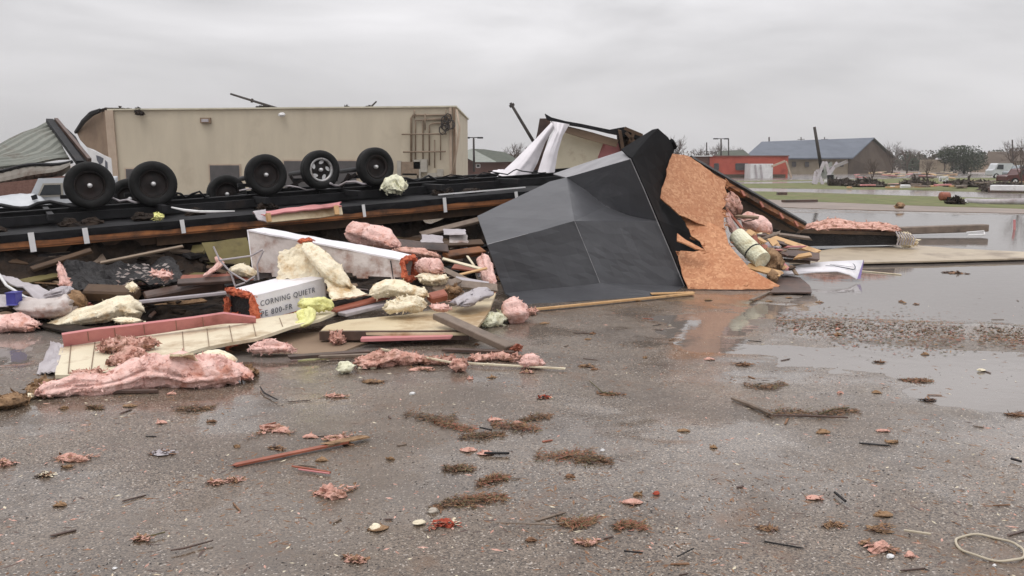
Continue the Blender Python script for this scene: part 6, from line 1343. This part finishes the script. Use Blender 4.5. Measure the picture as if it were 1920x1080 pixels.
stick([(1535, 780), (1560, 772), (1592, 768)], .007, 'straw2', 'thin side twig of the dark stick')
stick([(908, 854), (955, 855)], .014, 'char', 'short black stick left of the reddish straw'); stick([(1170, 1040), (1205, 1044)], .008, 'char', 'small black twig at bottom right of centre'); stick([(900, 806), (922, 811)], .01, 'char', 'short black twig above the straw dip')
stick([(320, 1038), (345, 1034), (400, 1020)], .006, 'darkplank', 'long thin twig at the lower left'); stick([(275, 1012), (310, 1003)], .006, 'straw2', 'short curved twig at lower left'); stick([(930, 985), (1030, 990), (1060, 985)], .005, 'plank', 'thin pale stalk below the rusty straw clump')
stick([(1695, 1000), (1745, 1008)], .010, 'hoop', 'pale thin stick left of the ring'); stick([(1565, 930), (1585, 946)], .012, 'char', 'short black twig in the right foreground'); stick([(1270, 1050), (1300, 1036)], .006, 'char', 'tiny black twig near bottom')
stick([(1895, 866), (1915, 871)], .012, 'char', 'dark twig at the right edge'); stick([(1105, 715), (1130, 738), (1155, 742)], .006, 'straw2', 'bent thin twig right of the small red lump'); stick([(488, 728), (495, 740), (520, 752)], .008, 'char', 'dark curved twig below the brown frayed tuft')
random.seed(41)
gs = 'small wood slivers scattered over the wet lot'
for k in range(55):
    Y = 4+9*random.random()**1.3; x = random.uniform(-.55, .6)*Y; an = random.gauss(0, .7); l_ = random.uniform(.02, .10); z0 = max(0, gh(x, Y))+.006
    if x < -1.2 and Y > 7.6: continue
    p = Vector((x, Y, z0)); v_ = Vector((math.cos(an), math.sin(an), 0))*l_
    tag(MB().beam(p-v_, p+v_, random.uniform(.006, .018), .006, rag=.01, seg=2).build('wood_sliver', M[random.choice(['darkplank', 'redwood', 'plank', 'straw', 'char', 'darkplank'])]), 'small wood sliver lying on the wet lot', 'sliver', gs)
gs = 'small fibre scraps scattered over the wet lot'
for k in range(70):
    Y = 4.2+9*random.random()**1.2; x = random.uniform(-.55, .5)*Y; z0 = max(0, gh(x, Y)); w_s = random.uniform(.02, .06)
    if x < -1.2 and Y > 7.6: continue
    tag(MB().lump([(x-w_s, Y+random.gauss(0, .3)*w_s, z0+.004), (x, Y, z0+.010), (x+w_s, Y+random.gauss(0, .3)*w_s, z0+.004)], [(w_s*.3, .004), (w_s*.6, .009), (w_s*.3, .003)], k, 1.5, 5, n=14, seg=12, fuzz=14, fl=.02).build('fibre_scrap', M[random.choice(['pinkred', 'pinkred', 'brownlump', 'brownlump', 'straw', 'brownlump'])]), 'small fibre scrap lying on the wet lot', 'scrap', gs)
def chip(x, y, w, h, m, label, name='stone', cat='stone', thick=.5, seed=0):
    c = G(x, y, 0); s_ = w/FPX*c.y/2; d_ = s_*.8
    return tag(MB().lump([c+Vector((-s_*.6, 0, s_*.25)), c+Vector((s_*.6, .01, s_*.25))], [(d_*.6, s_*thick), (d_*.5, s_*thick*.8)], x, .3, 20, n=14, seg=8).build(name, M[m]), label, cat)
chip(812, 966, 28, 20, 'stone', 'pale pointed stone above the dark red clump'); chip(1231, 933, 20, 16, 'brickred', 'small red brick chip in the lower middle'); chip(786, 990, 38, 12, 'cream', 'pale wood chip left of the dark red clump', 'wood_chip', 'chip', .25)
chip(851, 980, 12, 16, 'creamfoam', 'peach chip on the right of dark red clump', 'foam_chip', 'chip'); chip(705, 998, 34, 12, 'creamfoam', 'peach foam bit left of the pale wood chip', 'foam_chip', 'chip'); chip(1670, 1052, 24, 16, 'white', 'white chip on the pink red clump', 'white_chip', 'chip')
chip(215, 1074, 12, 8, 'white', 'tiny white stone at the bottom left'); chip(700, 694, 18, 8, 'cream', 'pale chip right of the greenish lump', 'foam_chip', 'chip'); chip(676, 695, 14, 6, 'cream', 'small pale chip beside the greenish lump', 'foam_chip', 'chip'); chip(773, 742, 16, 7, 'white', 'small white chip in the middle ground', 'white_chip', 'chip')
chip(1820, 953, 14, 6, 'stone', 'tiny pale pebble above the ring'); chip(1865, 1068, 12, 7, 'white', 'tiny white pebble below the ring'); chip(1130, 850, 14, 7, 'white', 'tiny white chip on the mossy straw', 'white_chip', 'chip'); chip(1840, 697, 26, 5, 'cream', 'pale flake in the right shallow film', 'foam_chip', 'chip', .2)
c = G(1855, 1031, .012); rr_ = 60/FPX*c.y
tag(MB().tube([c+Vector((math.cos(a*math.pi/24)*rr_, math.sin(a*math.pi/24)*rr_*1.0+.0, .004*math.sin(a*.7))) for a in range(49)], .0068, 8, cap=False).build('ring', M['hoop'], smooth=True), 'pale thin plastic ring lying in the bottom right corner', 'ring')
# ================================================================ HAZE
hz = MB().box(-700, 700, -20, 640, -1.2, 12.5)
hm = bpy.data.materials.new('thin_rain_haze'); hm.use_nodes = True
hn = hm.node_tree; hn.nodes.clear()
ho = hn.nodes.new('ShaderNodeOutputMaterial'); hv = hn.nodes.new('ShaderNodeVolumePrincipled')
hv.inputs['Color'].default_value = (.93, .92, .93, 1); hv.inputs['Density'].default_value = .0004; hv.inputs['Anisotropy'].default_value = .2
hn.links.new(hv.outputs[0], ho.inputs['Volume'])
tag(hz.build('haze', hm), kind='stuff')
